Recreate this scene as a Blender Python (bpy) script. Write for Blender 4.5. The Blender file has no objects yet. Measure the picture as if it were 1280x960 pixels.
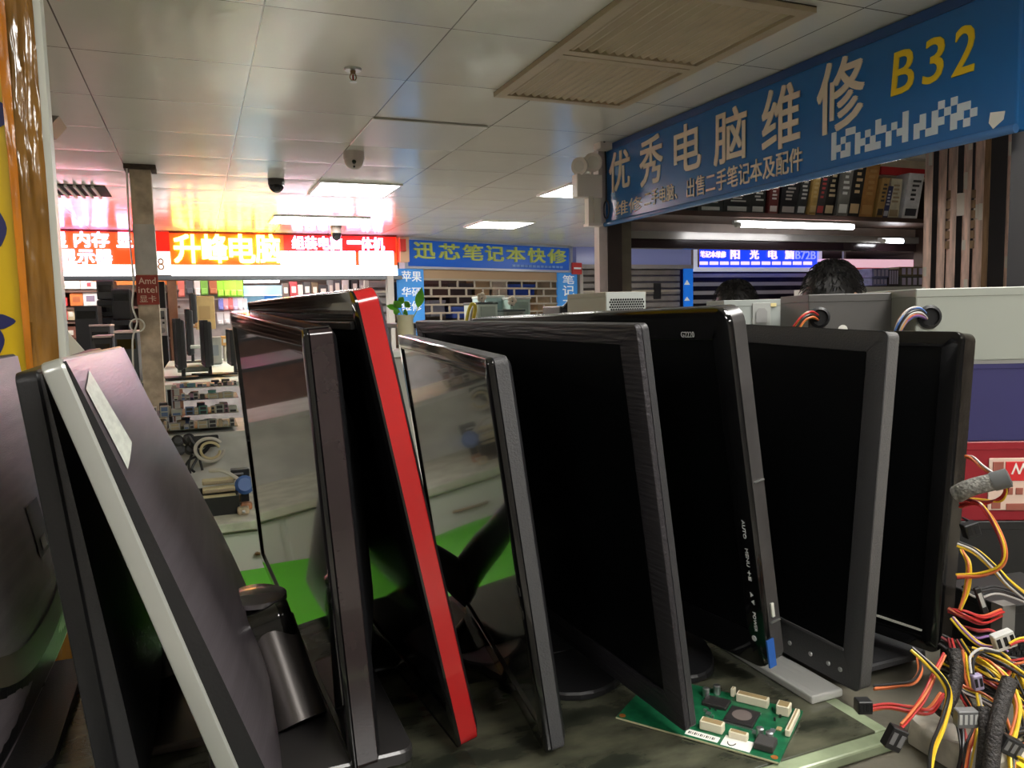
import bpy, bmesh, math, random
from math import pi, sin, cos, radians, sqrt, atan2
from mathutils import Matrix, Vector, Euler, noise
random.seed(7)
scene = bpy.context.scene
COL = scene.collection

# ------------------------------------------------------------------ camera
# world: origin at the camera, +Y runs along the hall, +X across it, +Z up
CAM = Matrix(((0.9249658, 0.0548538, -0.3760709), (-0.3794105, 0.0758821, -0.9221115), (-0.0220443, 0.9956068, 0.0910005)))
cd = bpy.data.cameras.new('camera'); cam = bpy.data.objects.new('camera', cd); COL.objects.link(cam)
cam.matrix_world = CAM.to_4x4()
cd.sensor_width = 36.0; cd.lens = 36.0 * 960 / 1280; cd.clip_start = 0.02; cd.clip_end = 60
scene.camera = cam
# ------------------------------------------------------------------ world, exposure
w = bpy.data.worlds.new('world'); scene.world = w; w.use_nodes = True
w.node_tree.nodes['Background'].inputs[0].default_value = (0.75, 0.8, 0.85, 1)
w.node_tree.nodes['Background'].inputs[1].default_value = 0.3
vs = scene.view_settings
vs.view_transform = 'Standard'; vs.look = 'None'; vs.gamma = 1.0; vs.use_curve_mapping = False
vs.exposure = 0.0
PANEL = 27.0      # ceiling light diffuser strength
SIGN = 3.6        # lit shop sign strength
H = 0.955         # ceiling above the camera
FLOOR = -1.45
TZ = -0.372       # glass top of the counter

# ------------------------------------------------------------------ helpers
def ray(px, py): return CAM @ Vector((px - 640, 480 - py, -960.0))
def UY(px, py, y): d = ray(px, py); return d * (y / d.y)
def UX(px, py, x): d = ray(px, py); return d * (x / d.x)
def UZ(px, py, z): d = ray(px, py); return d * (z / d.z)
def UD(px, py, dep): return ray(px, py) * (dep / 960.0)

def lin(c):
    def f(v):
        v /= 255.0
        return v / 12.92 if v <= 0.04045 else ((v + 0.055) / 1.055) ** 2.4
    return (f(c[0]), f(c[1]), f(c[2]), 1.0)

MATS = {}
def mat(name, rgb, rough=0.5, metal=0.0, emit=0.0, var=0.0, vscale=8.0, bump=0.0, bscale=40.0, spec=0.5, stretch=None, coat=0.0, second=None, alpha=None, trans=0.0):
    """one procedural material: base colour broken up by noise, optional bump"""
    if name in MATS: return MATS[name]
    m = bpy.data.materials.new(name); m.use_nodes = True
    nt = m.node_tree; b = nt.nodes['Principled BSDF']
    c = lin(rgb)
    b.inputs['Base Color'].default_value = c
    b.inputs['Roughness'].default_value = rough
    b.inputs['Metallic'].default_value = metal
    b.inputs['Specular IOR Level'].default_value = spec
    b.inputs['Coat Weight'].default_value = coat
    b.inputs['Transmission Weight'].default_value = trans
    if alpha is not None: b.inputs['Alpha'].default_value = alpha
    if emit:
        b.inputs['Emission Color'].default_value = c
        b.inputs['Emission Strength'].default_value = emit
    if var or bump:
        tc = nt.nodes.new('ShaderNodeTexCoord'); mp = nt.nodes.new('ShaderNodeMapping')
        nt.links.new(tc.outputs['Object'], mp.inputs[0])
        if stretch: mp.inputs['Scale'].default_value = stretch
    if var:
        n = nt.nodes.new('ShaderNodeTexNoise'); n.inputs['Scale'].default_value = vscale; n.inputs['Detail'].default_value = 6
        nt.links.new(mp.outputs[0], n.inputs['Vector'])
        r = nt.nodes.new('ShaderNodeValToRGB')
        c2 = lin(second) if second else tuple(min(1, x * (1 + var)) for x in c[:3]) + (1,)
        c1 = c if second else tuple(x * (1 - var) for x in c[:3]) + (1,)
        r.color_ramp.elements[0].position = 0.35; r.color_ramp.elements[1].position = 0.68
        r.color_ramp.elements[0].color = c1; r.color_ramp.elements[1].color = c2
        nt.links.new(n.outputs['Fac'], r.inputs[0]); nt.links.new(r.outputs[0], b.inputs['Base Color'])
    if bump:
        n2 = nt.nodes.new('ShaderNodeTexNoise'); n2.inputs['Scale'].default_value = bscale; n2.inputs['Detail'].default_value = 4
        nt.links.new(mp.outputs[0], n2.inputs['Vector'])
        bp = nt.nodes.new('ShaderNodeBump'); bp.inputs['Strength'].default_value = bump; bp.inputs['Distance'].default_value = 0.002
        nt.links.new(n2.outputs['Fac'], bp.inputs['Height']); nt.links.new(bp.outputs[0], b.inputs['Normal'])
    MATS[name] = m
    return m

def tag(o, label=None, cat=None, group=None, kind=None):
    if label: o['label'] = label
    if cat: o['category'] = cat
    if group: o['group'] = group
    if kind: o['kind'] = kind
    return o
def thing(name, label, cat, loc=(0, 0, 0), rot=None, group=None):
    o = bpy.data.objects.new(name, None); COL.objects.link(o)
    o.empty_display_size = 0.05
    mw = Matrix.Translation(Vector(loc))
    if rot is not None: mw = mw @ rot.to_4x4()
    o.matrix_world = mw
    return tag(o, label, cat, group)
def wmat(o):
    m = o.matrix_basis.copy()
    while o.parent is not None:
        o = o.parent; m = o.matrix_basis @ m
    return m
def put(name, bm, m, parent=None, smooth=False, world=True, origin=None):
    """link a bmesh (world coordinates unless world=False) as ONE mesh object"""
    me = bpy.data.meshes.new(name)
    if parent is not None:
        if world: bmesh.ops.transform(bm, matrix=wmat(parent).inverted(), verts=bm.verts)
    else:
        if origin is None and len(bm.verts):
            xs = [v.co for v in bm.verts]
            origin = Vector(((min(v.x for v in xs) + max(v.x for v in xs)) / 2, (min(v.y for v in xs) + max(v.y for v in xs)) / 2, min(v.z for v in xs)))
        origin = Vector(origin or (0, 0, 0))
        bmesh.ops.translate(bm, vec=-origin, verts=bm.verts)
    bmesh.ops.recalc_face_normals(bm, faces=bm.faces)
    if smooth:
        for f in bm.faces: f.smooth = True
    bm.to_mesh(me); bm.free()
    if smooth:
        me.set_sharp_from_angle(angle=radians(40))
    ms = m if isinstance(m, (list, tuple)) else [m]
    for x in ms: me.materials.append(x)
    o = bpy.data.objects.new(name, me); COL.objects.link(o)
    if parent is not None: o.parent = parent
    else: o.location = origin
    return o
def struct(name, bm, m): return tag(put(name, bm, m), kind='structure')
def BM(): return bmesh.new()
def box(bm, lo, hi, M=None, bev=0.0, seg=2):
    lo = Vector(lo); hi = Vector(hi); c = (lo + hi) / 2; s = hi - lo
    r = bmesh.ops.create_cube(bm, size=1.0, matrix=Matrix.Translation(c) @ Matrix.Diagonal((s.x, s.y, s.z, 1)))
    vs_ = r['verts']
    if bev > 0:
        es = list({e for v in vs_ for e in v.link_edges})
        bv = bmesh.ops.bevel(bm, geom=es, offset=bev, segments=seg, affect='EDGES', profile=0.5)
        seen = set(); vs_ = []
        for f in bv['faces']:
            for v in f.verts:
                if v not in seen: seen.add(v); vs_.append(v)
        # whole island
        stack = list(vs_)
        while stack:
            v = stack.pop()
            for e in v.link_edges:
                u = e.other_vert(v)
                if u not in seen: seen.add(u); vs_.append(u); stack.append(u)
    if M is not None: bmesh.ops.transform(bm, matrix=M, verts=vs_)
    return bm
def bx(lo, hi, M=None, bev=0.0, seg=2): return box(BM(), lo, hi, M, bev, seg)
def prism(bm, pts, z0, z1, M=None):
    """outline pts (x, y) extruded from z0 to z1, then moved by M"""
    a = [bm.verts.new((p[0], p[1], z0)) for p in pts]; b = [bm.verts.new((p[0], p[1], z1)) for p in pts]
    n = len(pts)
    bm.faces.new(a[::-1]); bm.faces.new(b)
    for i in range(n): bm.faces.new((a[i], a[(i + 1) % n], b[(i + 1) % n], b[i]))
    if M is not None: bmesh.ops.transform(bm, matrix=M, verts=a + b)
    return bm
def rrect(x0, y0, x1, y1, r, n=5):
    out = []
    for cx, cy, a0 in ((x1 - r, y1 - r, 0), (x0 + r, y1 - r, 90), (x0 + r, y0 + r, 180), (x1 - r, y0 + r, 270)):
        for i in range(n + 1):
            a = radians(a0 + 90 * i / n); out.append((cx + r * cos(a), cy + r * sin(a)))
    return out
def ell(cx, cy, rx, ry, n=40): return [(cx + rx * cos(2 * pi * i / n), cy + ry * sin(2 * pi * i / n)) for i in range(n)]
def spline(pts, n=8):
    pts = [Vector(p) for p in pts]
    if len(pts) < 3: return [pts[0].lerp(pts[-1], i / n) for i in range(n + 1)]
    P = [pts[0] * 2 - pts[1]] + pts + [pts[-1] * 2 - pts[-2]]
    out = []
    for i in range(1, len(P) - 2):
        p0, p1, p2, p3 = P[i - 1:i + 3]
        for k in range(n):
            t = k / n
            out.append(0.5 * ((2 * p1) + (p2 - p0) * t + (2 * p0 - 5 * p1 + 4 * p2 - p3) * t * t + (3 * p1 - p0 - 3 * p2 + p3) * t ** 3))
    out.append(pts[-1]); return out
def tube(bm, pts, r, seg=8, n=6, smoothpath=True):
    pts = spline(pts, n) if smoothpath else [Vector(p) for p in pts]
    rings = []; N = len(pts)
    prev = None
    for i, p in enumerate(pts):
        t = (pts[min(i + 1, N - 1)] - pts[max(i - 1, 0)])
        if t.length < 1e-9: t = Vector((0, 0, 1))
        t.normalize()
        if prev is None:
            a = Vector((0, 0, 1)) if abs(t.z) < 0.9 else Vector((1, 0, 0))
            u = t.cross(a).normalized()
        else:
            u = prev - t * prev.dot(t)
            u = u.normalized() if u.length > 1e-6 else t.orthogonal().normalized()
        prev = u; v = t.cross(u)
        rr = r[min(i * len(r) // N, len(r) - 1)] if isinstance(r, (list, tuple)) else r
        rings.append([bm.verts.new(p + (u * cos(2 * pi * k / seg) + v * sin(2 * pi * k / seg)) * rr) for k in range(seg)])
    for i in range(N - 1):
        for k in range(seg):
            bm.faces.new((rings[i][k], rings[i][(k + 1) % seg], rings[i + 1][(k + 1) % seg], rings[i + 1][k]))
    bm.faces.new(rings[0][::-1]); bm.faces.new(rings[-1])
    return bm
def lathe(bm, prof, M=None, seg=32):
    """prof: (radius, z) from bottom to top"""
    rings = []
    allv = []
    for r, z in prof:
        ring = [bm.verts.new((max(r, 1e-4) * cos(2 * pi * k / seg), max(r, 1e-4) * sin(2 * pi * k / seg), z)) for k in range(seg)]
        rings.append(ring); allv += ring
    for i in range(len(rings) - 1):
        for k in range(seg):
            bm.faces.new((rings[i][k], rings[i][(k + 1) % seg], rings[i + 1][(k + 1) % seg], rings[i + 1][k]))
    bm.faces.new(rings[0][::-1]); bm.faces.new(rings[-1])
    if M is not None: bmesh.ops.transform(bm, matrix=M, verts=allv)
    return bm
def axes(o, x, y, z):
    """matrix with the given world columns and origin"""
    m = Matrix.Identity(4)
    for i, v in enumerate((x, y, z)):
        for j in range(3): m[j][i] = v[j]
    for j in range(3): m[j][3] = o[j]
    return m
_tc = {}
def glyphs(s, bold=0.0):
    """text as a flat mesh: list of (verts, faces), bbox"""
    key = (s, bold)
    if key in _tc: return _tc[key]
    cu = bpy.data.curves.new('t', 'FONT'); cu.body = s; cu.size = 1.0; cu.offset = bold; cu.resolution_u = 3
    o = bpy.data.objects.new('t', cu); COL.objects.link(o)
    dg = bpy.context.evaluated_depsgraph_get(); dg.update()
    me = bpy.data.meshes.new_from_object(o.evaluated_get(dg))
    V = [v.co.copy() for v in me.vertices]; F = [tuple(p.vertices) for p in me.polygons]
    bpy.data.objects.remove(o); bpy.data.curves.remove(cu); bpy.data.meshes.remove(me)
    bb = (min(v.x for v in V), max(v.x for v in V), min(v.y for v in V), max(v.y for v in V)) if V else (0, 1, 0, 1)
    _tc[key] = (V, F, bb); return _tc[key]
def write(bm, s, M, x0, x1, y0, y1, bold=0.0, depth=0.002, italic=0.0):
    """text s squeezed into the rectangle of plane M (x right, y up, z out of the face), with a real thickness"""
    if bold:
        k_ = min(abs(x1 - x0), abs(y1 - y0) * len(s)) / max(1, len(s)) * bold * .55
        for i, (dx, dy) in enumerate(((-k_, -k_), (k_, -k_), (-k_, k_), (k_, k_), (0, 0))):
            write(bm, s, M, x0 + k_ + dx, x1 - k_ + dx, y0 + k_ + dy, y1 - k_ + dy, 0, depth * (1 + .015 * i), italic)
        return bm
    V, F, bb = glyphs(s, 0)
    if not V: return bm
    sx = (x1 - x0) / max(1e-6, bb[1] - bb[0]); sy = (y1 - y0) / max(1e-6, bb[3] - bb[2])
    vs_ = [bm.verts.new((x0 + (v.x - bb[0]) * sx + italic * (v.y - bb[2]) * sy, y0 + (v.y - bb[2]) * sy, depth)) for v in V]
    fs = []
    for f in F:
        try: fs.append(bm.faces.new([vs_[i] for i in f]))
        except ValueError: pass
    r = bmesh.ops.extrude_face_region(bm, geom=fs)
    nv = [g for g in r['geom'] if isinstance(g, bmesh.types.BMVert)]
    bmesh.ops.translate(bm, vec=(0, 0, -depth * 0.9), verts=nv)
    bmesh.ops.transform(bm, matrix=M, verts=vs_ + nv)
    return bm
def rotz(a): return Matrix.Rotation(a, 3, 'Z')

# ------------------------------------------------------------------ common materials
m_black = mat('black_plastic', (28, 28, 30), 0.42, bump=0.15, bscale=400)
m_gloss = mat('gloss_black', (14, 14, 15), 0.08, coat=0.3)
m_dark = mat('dark_grey_plastic', (52, 52, 54), 0.45, bump=0.2, bscale=500)
m_screen = mat('matte_screen', (6, 7, 8), 0.28, spec=0.35)
m_screen_gl = mat('satin_screen', (30, 31, 32), 0.12, spec=1.0, coat=.6)
m_white = mat('white_plastic', (225, 225, 220), 0.45)
m_offw = mat('off_white_metal', (208, 208, 198), 0.45, var=0.04)
m_steel = mat('bare_steel', (190, 192, 192), 0.32, metal=0.9)
m_paper = mat('paper_label', (232, 230, 222), 0.7)
m_dot = mat('dark_hole', (10, 10, 11), 0.8)

# ------------------------------------------------------------------ room
def ceiling_material():
    m = bpy.data.materials.new('ceiling_tiles'); m.use_nodes = True; nt = m.node_tree; N = nt.nodes; L = nt.links
    b = N['Principled BSDF']; b.inputs['Roughness'].default_value = 0.17; b.inputs['Specular IOR Level'].default_value = 0.62
    tc = N.new('ShaderNodeTexCoord'); sp = N.new('ShaderNodeSeparateXYZ'); L.new(tc.outputs['Object'], sp.inputs[0])
    def mth(op, a, c):
        n = N.new('ShaderNodeMath'); n.operation = op
        for i, v in enumerate((a, c)):
            if v is None: continue
            if isinstance(v, (int, float)): n.inputs[i].default_value = v
            else: L.new(v, n.inputs[i])
        return n.outputs[0]
    ds = []
    for ax, off in (('X', 0.355), ('Y', -2.54)):
        f = mth('FRACT', mth('DIVIDE', mth('ADD', sp.outputs[ax], off), 0.6), None)
        d = mth('SUBTRACT', 0.5, mth('ABSOLUTE', mth('SUBTRACT', f, 0.5), None))
        ds.append(d)
    dm = mth('MINIMUM', ds[0], ds[1])
    line = mth('LESS_THAN', dm, 0.0042)
    nz = N.new('ShaderNodeTexNoise'); nz.inputs['Scale'].default_value = 0.9; nz.inputs['Detail'].default_value = 5
    L.new(tc.outputs['Object'], nz.inputs['Vector'])
    cr = N.new('ShaderNodeValToRGB'); cr.color_ramp.elements[0].color = lin((206, 205, 194)); cr.color_ramp.elements[1].color = lin((220, 219, 210))
    L.new(nz.outputs['Fac'], cr.inputs[0])
    mx = N.new('ShaderNodeMix'); mx.data_type = 'RGBA'; L.new(line, mx.inputs['Factor']); L.new(cr.outputs[0], mx.inputs['A']); mx.inputs['B'].default_value = lin((105, 100, 92))
    L.new(mx.outputs['Result'], b.inputs['Base Color'])
    # pillowed tiles: the sheet sags between its seams
    n2 = N.new('ShaderNodeTexNoise'); n2.inputs['Scale'].default_value = 2.2; L.new(tc.outputs['Object'], n2.inputs['Vector'])
    pil = mth('POWER', mth('MINIMUM', mth('MULTIPLY', dm, 3.0), 1.0), 0.6)
    hgt = mth('ADD', mth('MULTIPLY', pil, 0.5), mth('MULTIPLY', n2.outputs['Fac'], 1.0))
    bp = N.new('ShaderNodeBump'); bp.inputs['Strength'].default_value = 0.35; bp.inputs['Distance'].default_value = 0.01
    L.new(hgt, bp.inputs['Height']); L.new(bp.outputs[0], b.inputs['Normal'])
    return m
m_ceil = ceiling_material()
X0, X1, Y0, Y1 = -4.2, 12.5, -3.2, 11.6
o = put('ceiling', bx((X0, Y0, H), (X1, Y1, H + 0.1)), m_ceil, origin=(0, 0, 0)); tag(o, kind='structure')
struct('floor', bx((X0, Y0, FLOOR - 0.1), (X1, Y1, FLOOR)), mat('floor_tiles', (205, 200, 190), 0.35, var=0.06, vscale=3))
m_wall = mat('wall_paint', (176, 172, 166), 0.7, var=0.06, vscale=2)
m_wdark = mat('shop_interior_wall', (120, 112, 104), 0.7, var=0.3, vscale=2)
struct('wall_back', bx((X0, Y1, FLOOR), (X1, Y1 + 0.1, H)), m_wdark)
struct('wall_left', bx((X0 - 0.1, Y0, FLOOR), (X0, Y1, H)), m_wall)
struct('wall_right', bx((X1, Y0, FLOOR), (X1 + 0.1, Y1, H)), m_wall)
struct('wall_front', bx((X0, Y0 - 0.1, FLOOR), (X1, Y0, H)), m_wall)

# ceiling lights: recessed panels, frame + lit diffuser
m_lamp = mat('lit_diffuser', (255, 252, 246), 0.5, emit=PANEL)
m_alu = mat('painted_frame', (225, 225, 222), 0.35)
def panel(x, y, label, sx=0.6, sy=0.6):
    t = thing('ceiling_light', label, 'ceiling light', (x, y, H - 0.012), group='recessed ceiling light panels')
    bm = BM(); f = 0.02
    for lo, hi in (((-sx / 2, -sy / 2, 0), (sx / 2, -sy / 2 + f, .012)), ((-sx / 2, sy / 2 - f, 0), (sx / 2, sy / 2, .012)), ((-sx / 2, -sy / 2 + f, 0), (-sx / 2 + f, sy / 2 - f, .012)), ((sx / 2 - f, -sy / 2 + f, 0), (sx / 2, sy / 2 - f, .012))):
        box(bm, lo, hi)
    put('frame', bm, m_alu, t, world=False)
    put('diffuser', bx((-sx / 2 + f, -sy / 2 + f, .004), (sx / 2 - f, sy / 2 - f, .012)), m_lamp, t, world=False)
panel(1.145, 5.85, 'square lit ceiling panel behind the white dome camera')
panel(3.05, 7.75, 'square lit ceiling panel in front of the blue laptop repair sign')
c = UZ(716, 238, H); panel(c.x + 0.12, c.y, 'lit ceiling panel half hidden by the twin-head emergency light')
c = UZ(398, 275, H); panel(c.x, c.y, 'lit ceiling panel right before the red sign with yellow letters', 0.9, 0.6)
panel(1.15, 0.35, 'unseen added light panel straight above the front of the counter')  # unseen panel added to brighten the stall boards and the counter
panel(0.5, -0.7, 'unseen added light panel over the aisle by the counter, nearer its middle')  # this and the panels below are unseen, added to light the room
panel(2.0, -1.6, 'unseen added light panel over the aisle near the front wall')
panel(-1.4, -1.2, 'unseen added light panel over the aisle by the taped yellow board')
panel(-2.0, 4.6, 'unseen lit ceiling panel over the aisle behind the yellow board')
panel(-2.6, 7.6, 'unseen lit ceiling panel in front of the memory shop')
panel(6.3, 8.3, 'unseen lit ceiling panel in front of the lavender fascia')
panel(6.0, 4.2, 'unseen added light panel inside the computer stall past the wood strips')  # unseen, added to light the stall interior

# ------------------------------------------------------------------ ceiling fittings
m_beige = mat('beige_grille', (176, 160, 132), 0.5, var=0.05)
def vent():
    x0, x1, y0, y1 = 1.245, 1.885, 1.98, 3.19
    t = thing('ceiling_vent', 'large beige two-section slatted air return grille in the ceiling', 'air vent', ((x0 + x1) / 2, (y0 + y1) / 2, H - .02))
    put('backing', bx((x0, y0, H - .004), (x1, y1, H)), mat('vent_shadow', (70, 62, 50), 0.8), t)
    bm = BM(); f = .045; ym = 2.6
    box(bm, (x0, y0, H - .02), (x0 + f, y1, H - .001)); box(bm, (x1 - f, y0, H - .02), (x1, y1, H - .001))
    for a, b in ((y0, y0 + f), (ym - f, ym - .004), (ym + .004, ym + f), (y1 - f, y1)): box(bm, (x0 + f, a, H - .02), (x1 - f, b, H - .001))
    put('frame', bm, m_beige, t)
    n = 15
    for (a, b) in ((y0 + f, ym - f), (ym + f, y1 - f)):
        for i in range(n):
            cx = x0 + f + (x1 - x0 - 2 * f) * (i + .5) / n
            bm = BM(); wd = (x1 - x0 - 2 * f) / n
            prism(bm, [(-wd * .46, -.004), (-wd * .1, -.016), (wd * .1, -.016), (wd * .46, -.004), (wd * .46, -.001), (-wd * .46, -.001)], a, b, axes((cx, 0, H), (1, 0, 0), (0, 0, 1), (0, 1, 0)))
            put('slat', bm, m_beige, t)
vent()
# raised access panel
t = thing('access_panel', 'plain white drop-down access panel hanging slightly off the ceiling', 'access panel', (1.145, 4.04, H - .02))
put('panel_sheet', bx((.838, 3.745, H - .010), (1.43, 4.345, H - .001), bev=.003), mat('panel_white', (200, 199, 190), 0.3), t)
# sprinkler
c = UZ(441, 86, H)
t = thing('fire_sprinkler', 'small brass fire sprinkler with round chrome plate on the ceiling', 'sprinkler', (c.x, c.y, H - .05))
put('escutcheon', lathe(BM(), [(.03, -.008), (.034, -.003), (.034, 0)], Matrix.Translation((c.x, c.y, H))), m_steel, t, True)
m_brass = mat('brass', (150, 120, 90), 0.35, metal=0.8)
bm = BM(); lathe(bm, [(.009, -.022), (.011, -.008)], Matrix.Translation((c.x, c.y, H)), 16)
for s in (-1, 1): tube(bm, [(c.x + s * .009, c.y, H - .02), (c.x + s * .012, c.y, H - .034), (c.x + s * .003, c.y, H - .046)], .0025, 6)
put('frame_arms', bm, m_brass, t, True)
put('deflector', lathe(BM(), [(.003, -.053), (.014, -.05), (.014, -.048), (.004, -.046)], Matrix.Translation((c.x, c.y, H)), 20), m_steel, t, True)
put('glass_bulb', lathe(BM(), [(.002, -.046), (.0035, -.04), (.0035, -.028), (.002, -.022)], Matrix.Translation((c.x, c.y, H)), 12), mat('red_glass', (150, 30, 20), 0.1), t, True)
m_camw = mat('camera_white', (190, 178, 172), 0.35)
def dome(px, py, r, label, m, eye=True):
    c = UZ(px, py, H)
    t = thing('dome_camera', label, 'security camera', (c.x, c.y, H - r * 1.8))
    put('collar', lathe(BM(), [(r * .98, -r * .75), (r, -r * .7), (r, 0)], Matrix.Translation((c.x, c.y, H)), 32), m, t, True)
    put('dome', lathe(BM(), [(.002, -r * 1.7)] + [(r * .93 * sin(a), -r * .75 - r * .95 * cos(a)) for a in [i * pi / 20 for i in range(1, 11)]], Matrix.Translation((c.x, c.y, H)), 32), mat('smoked_dome', (28, 28, 30), 0.12) if not eye else m, t, True)
    if eye:
        d = Vector((-c.x, -c.y, 0)).normalized()
        e = Vector((c.x, c.y, H - r * 1.1)) + d * r * .86
        side = Vector((0, 0, 1)).cross(d)
        put('lens', lathe(BM(), [(r * .2, -.004), (r * .2, .006), (r * .12, .01)], axes(e, side, Vector((0, 0, 1)), d), 20), m_gloss, t, True)
        e2 = e - Vector((0, 0, r * .42)) - d * r * .12
        put('sensor', lathe(BM(), [(r * .1, -.004), (r * .1, .005)], axes(e2, side, Vector((0, 0, 1)), d), 14), m_gloss, t, True)
dome(442, 190, .06, 'white dome security camera with dark lens on the ceiling', m_camw)
dome(345, 224, .055, 'small black-domed security camera on the ceiling', mat('camera_grey', (60, 58, 56), .4), False)
c = UZ(420, 283, H)
t = thing('dome_camera', 'tiny dark dome camera right above the red sign', 'security camera', (c.x, c.y, H - .16))
put('bracket', lathe(BM(), [(.055, -.07), (.06, 0)], Matrix.Translation((c.x, c.y, H)), 20), m_camw, t, True)
put('dome', lathe(BM(), [(.01, -.15), (.04, -.13), (.052, -.09), (.055, -.07)], Matrix.Translation((c.x, c.y, H)), 20), mat('smoked_dome', (28, 28, 30), 0.12), t, True)
c = UZ(387, 279, H)
t = thing('smoke_detector', 'round white smoke detector on the ceiling by the lit panel', 'smoke detector', (c.x, c.y, H - .05))
put('base', lathe(BM(), [(.058, -.025), (.06, 0)], Matrix.Translation((c.x, c.y, H)), 24), m_camw, t, True)
put('sensing_head', lathe(BM(), [(.02, -.05), (.036, -.045), (.04, -.025)], Matrix.Translation((c.x, c.y, H)), 24), m_camw, t, True)
# black louvre near the memory shop
a = UZ(66, 243, H); b = UZ(130, 231, H)
t = thing('ceiling_vent', 'black and white louvred air outlet in the ceiling before the memory shop', 'air vent', ((a.x + b.x) / 2, (a.y + b.y) / 2, H - .015))
put('backing', bx((a.x - .2, a.y, H - .006), (b.x, b.y + .05, H)), mat('vent_black', (22, 22, 24), .7), t)
n = 9
for i in range(n):
    xx = a.x - .15 + (b.x - a.x + .1) * (i + .5) / n
    put('slat', bx((xx - .008, a.y + .03, H - .02), (xx + .008, b.y + .02, H - .004)), m_white, t)
a = UZ(70, 152, H)
t = thing('ceiling_flap', 'grey wedge-shaped speaker hung from the ceiling behind the yellow board', 'flap', (a.x, a.y, H - .06))  # wedge stands for a ceiling panel flap
put('cabinet', prism(BM(), [(-.16, 0), (.03, 0), (-.02, -.06), (-.16, -.07)], -.12, .12, axes((a.x, a.y, H), (1, 0, 0), (0, 0, 1), (0, -1, 0))), mat('flap_grey', (120, 110, 106), .5), t)

# ------------------------------------------------------------------ slim concrete column
m_conc = mat('rough_concrete', (186, 168, 146), 0.85, var=0.35, vscale=9, bump=0.6, bscale=60)
cx0, cx1, cy = -.325, -.207, 5.27
t = thing('column', 'slim rough concrete column with peeling patches and a red poster', 'column', ((cx0 + cx1) / 2, cy + .06, FLOOR))
put('shaft', bx((cx0, cy, FLOOR), (cx1, cy + .12, H), bev=.004), m_conc, t)
zt = UY(170, 280, cy).z; zb = UY(175, 343, cy).z
put('painted_patch', bx((cx0 - .002, cy - .002, zb), (cx1 + .002, cy + .1, zt)), mat('grey_render', (184, 178, 170), .8, var=.12, vscale=12), t)
zt2 = UY(175, 344, cy).z; zb2 = UY(175, 381, cy).z
po = put('poster', bx((cx0 - .003, cy - .006, zb2), (cx1 + .004, cy - .002, zt2)), mat('faded_red_poster', (150, 52, 38), .6, var=.15), t); po['label'] = 'faded red paper poster with white lettering'
bm = BM(); PM = axes((cx0, cy - .006, zb2), (1, 0, 0), (0, 0, 1), (0, -1, 0)); hh = zt2 - zb2
write(bm, 'Amd', PM, .012, .108, hh * .70, hh * .92, .02); write(bm, 'intel', PM, .008, .112, hh * .40, hh * .62, .02); write(bm, '显卡', PM, .012, .105, hh * .08, hh * .32, .0)
put('lettering', bm, mat('faded_letter', (222, 190, 170), .6), po)
put('capital', bx((cx0 - .03, cy - .02, H - .03), (cx1 + .03, cy + .14, H - .001)), mat('dark_mortar', (70, 58, 48), .9, var=.4, vscale=30), t)
m_cable_w = mat('white_cable', (205, 200, 190), .5)
bm = BM(); tube(bm, [(cx0 - .012, cy - .01, H - .02), (cx0 - .02, cy - .01, .5), (cx0 - .015, cy - .012, .25), (cx0 - .03, cy - .012, .1), (cx0 - .01, cy - .02, 0), (cx0 - .04, cy - .012, -.1), (cx0 - .05, cy - .012, -.3)], .006, 6)
tube(bm, [(cx0 - .01 + .04 * sin(i * pi / 8), cy - .02, -.02 + .04 * cos(i * pi / 8)) for i in range(17)], .005, 6)
tag(put('cable', bm, m_cable_w, smooth=True), 'white cable with a looped coil hanging down the concrete column', 'cable')

# ------------------------------------------------------------------ lit red signs
m_red = mat('sign_red_lit', (255, 78, 24), .4, emit=SIGN * .28)
m_red2 = mat('sign_red_deep', (240, 34, 22), .4, emit=SIGN * .2)
m_ltr = mat('letter_lit_white', (255, 200, 240), .4, emit=SIGN * 1.5)
m_ltry = mat('letter_lit_yellow', (255, 236, 110), .4, emit=SIGN * 1.8)
m_strip = mat('lit_white_strip', (255, 250, 252), .4, emit=SIGN * .6)
YS = 9.0
def FY(px, py, y=YS): p = UY(px, py, y); return p.x, p.z
def signplane(y): return axes((0, y, 0), (1, 0, 0), (0, 0, 1), (0, -1, 0))
def pix_write(bm, s, px0, px1, py0, py1, y, bold=.03, depth=.02):
    xa, za = FY(px0, py1, y); xb, zb_ = FY(px1, py0, y)
    write(bm, s, signplane(y), xa, xb, za, zb_, bold, depth)
def red_sign(px0, px1, label, cat='shop sign'):
    xa, za = FY(px0, 331); xb, zb_ = FY(px1, 290)
    t = thing('shop_sign', label, cat, ((xa + xb) / 2, YS + .1, .60))
    put('light_box', bx((xa, YS, .598), (xb, YS + .22, .93)), m_red, t)
    put('top_rail', bx((xa, YS - .01, .93), (xb, YS + .22, .95)), mat('dark_red_rail', (120, 34, 22), .5), t)
    s = put('lower_strip', bx((xa, YS - .01, .482), (xb, YS + .2, .598)), m_strip, t); s['label'] = 'glowing white strip under the letters'
    return t
t = red_sign(30, 190, 'glowing red shop sign reading 内存 behind the concrete column')
bm = BM()
pix_write(bm, '显', 66, 83, 290, 309, YS, .05); pix_write(bm, '内存', 93, 136, 290, 309, YS, .05); pix_write(bm, '显卡', 146, 186, 290, 310, YS, .05)
pix_write(bm, '显示器', 75, 140, 312, 330, YS, .05)
put('lettering', bm, m_ltr, t)
t = thing('number_box', 'white lit box with the number 68 between two red signs', 'number sign', (-.3, YS + .1, .48))
xa, za = FY(190, 343); xb, zb_ = FY(212.5, 315)
put('light_box', bx((xa, YS - .03, za), (xb, YS + .1, zb_)), m_strip, t)
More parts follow.
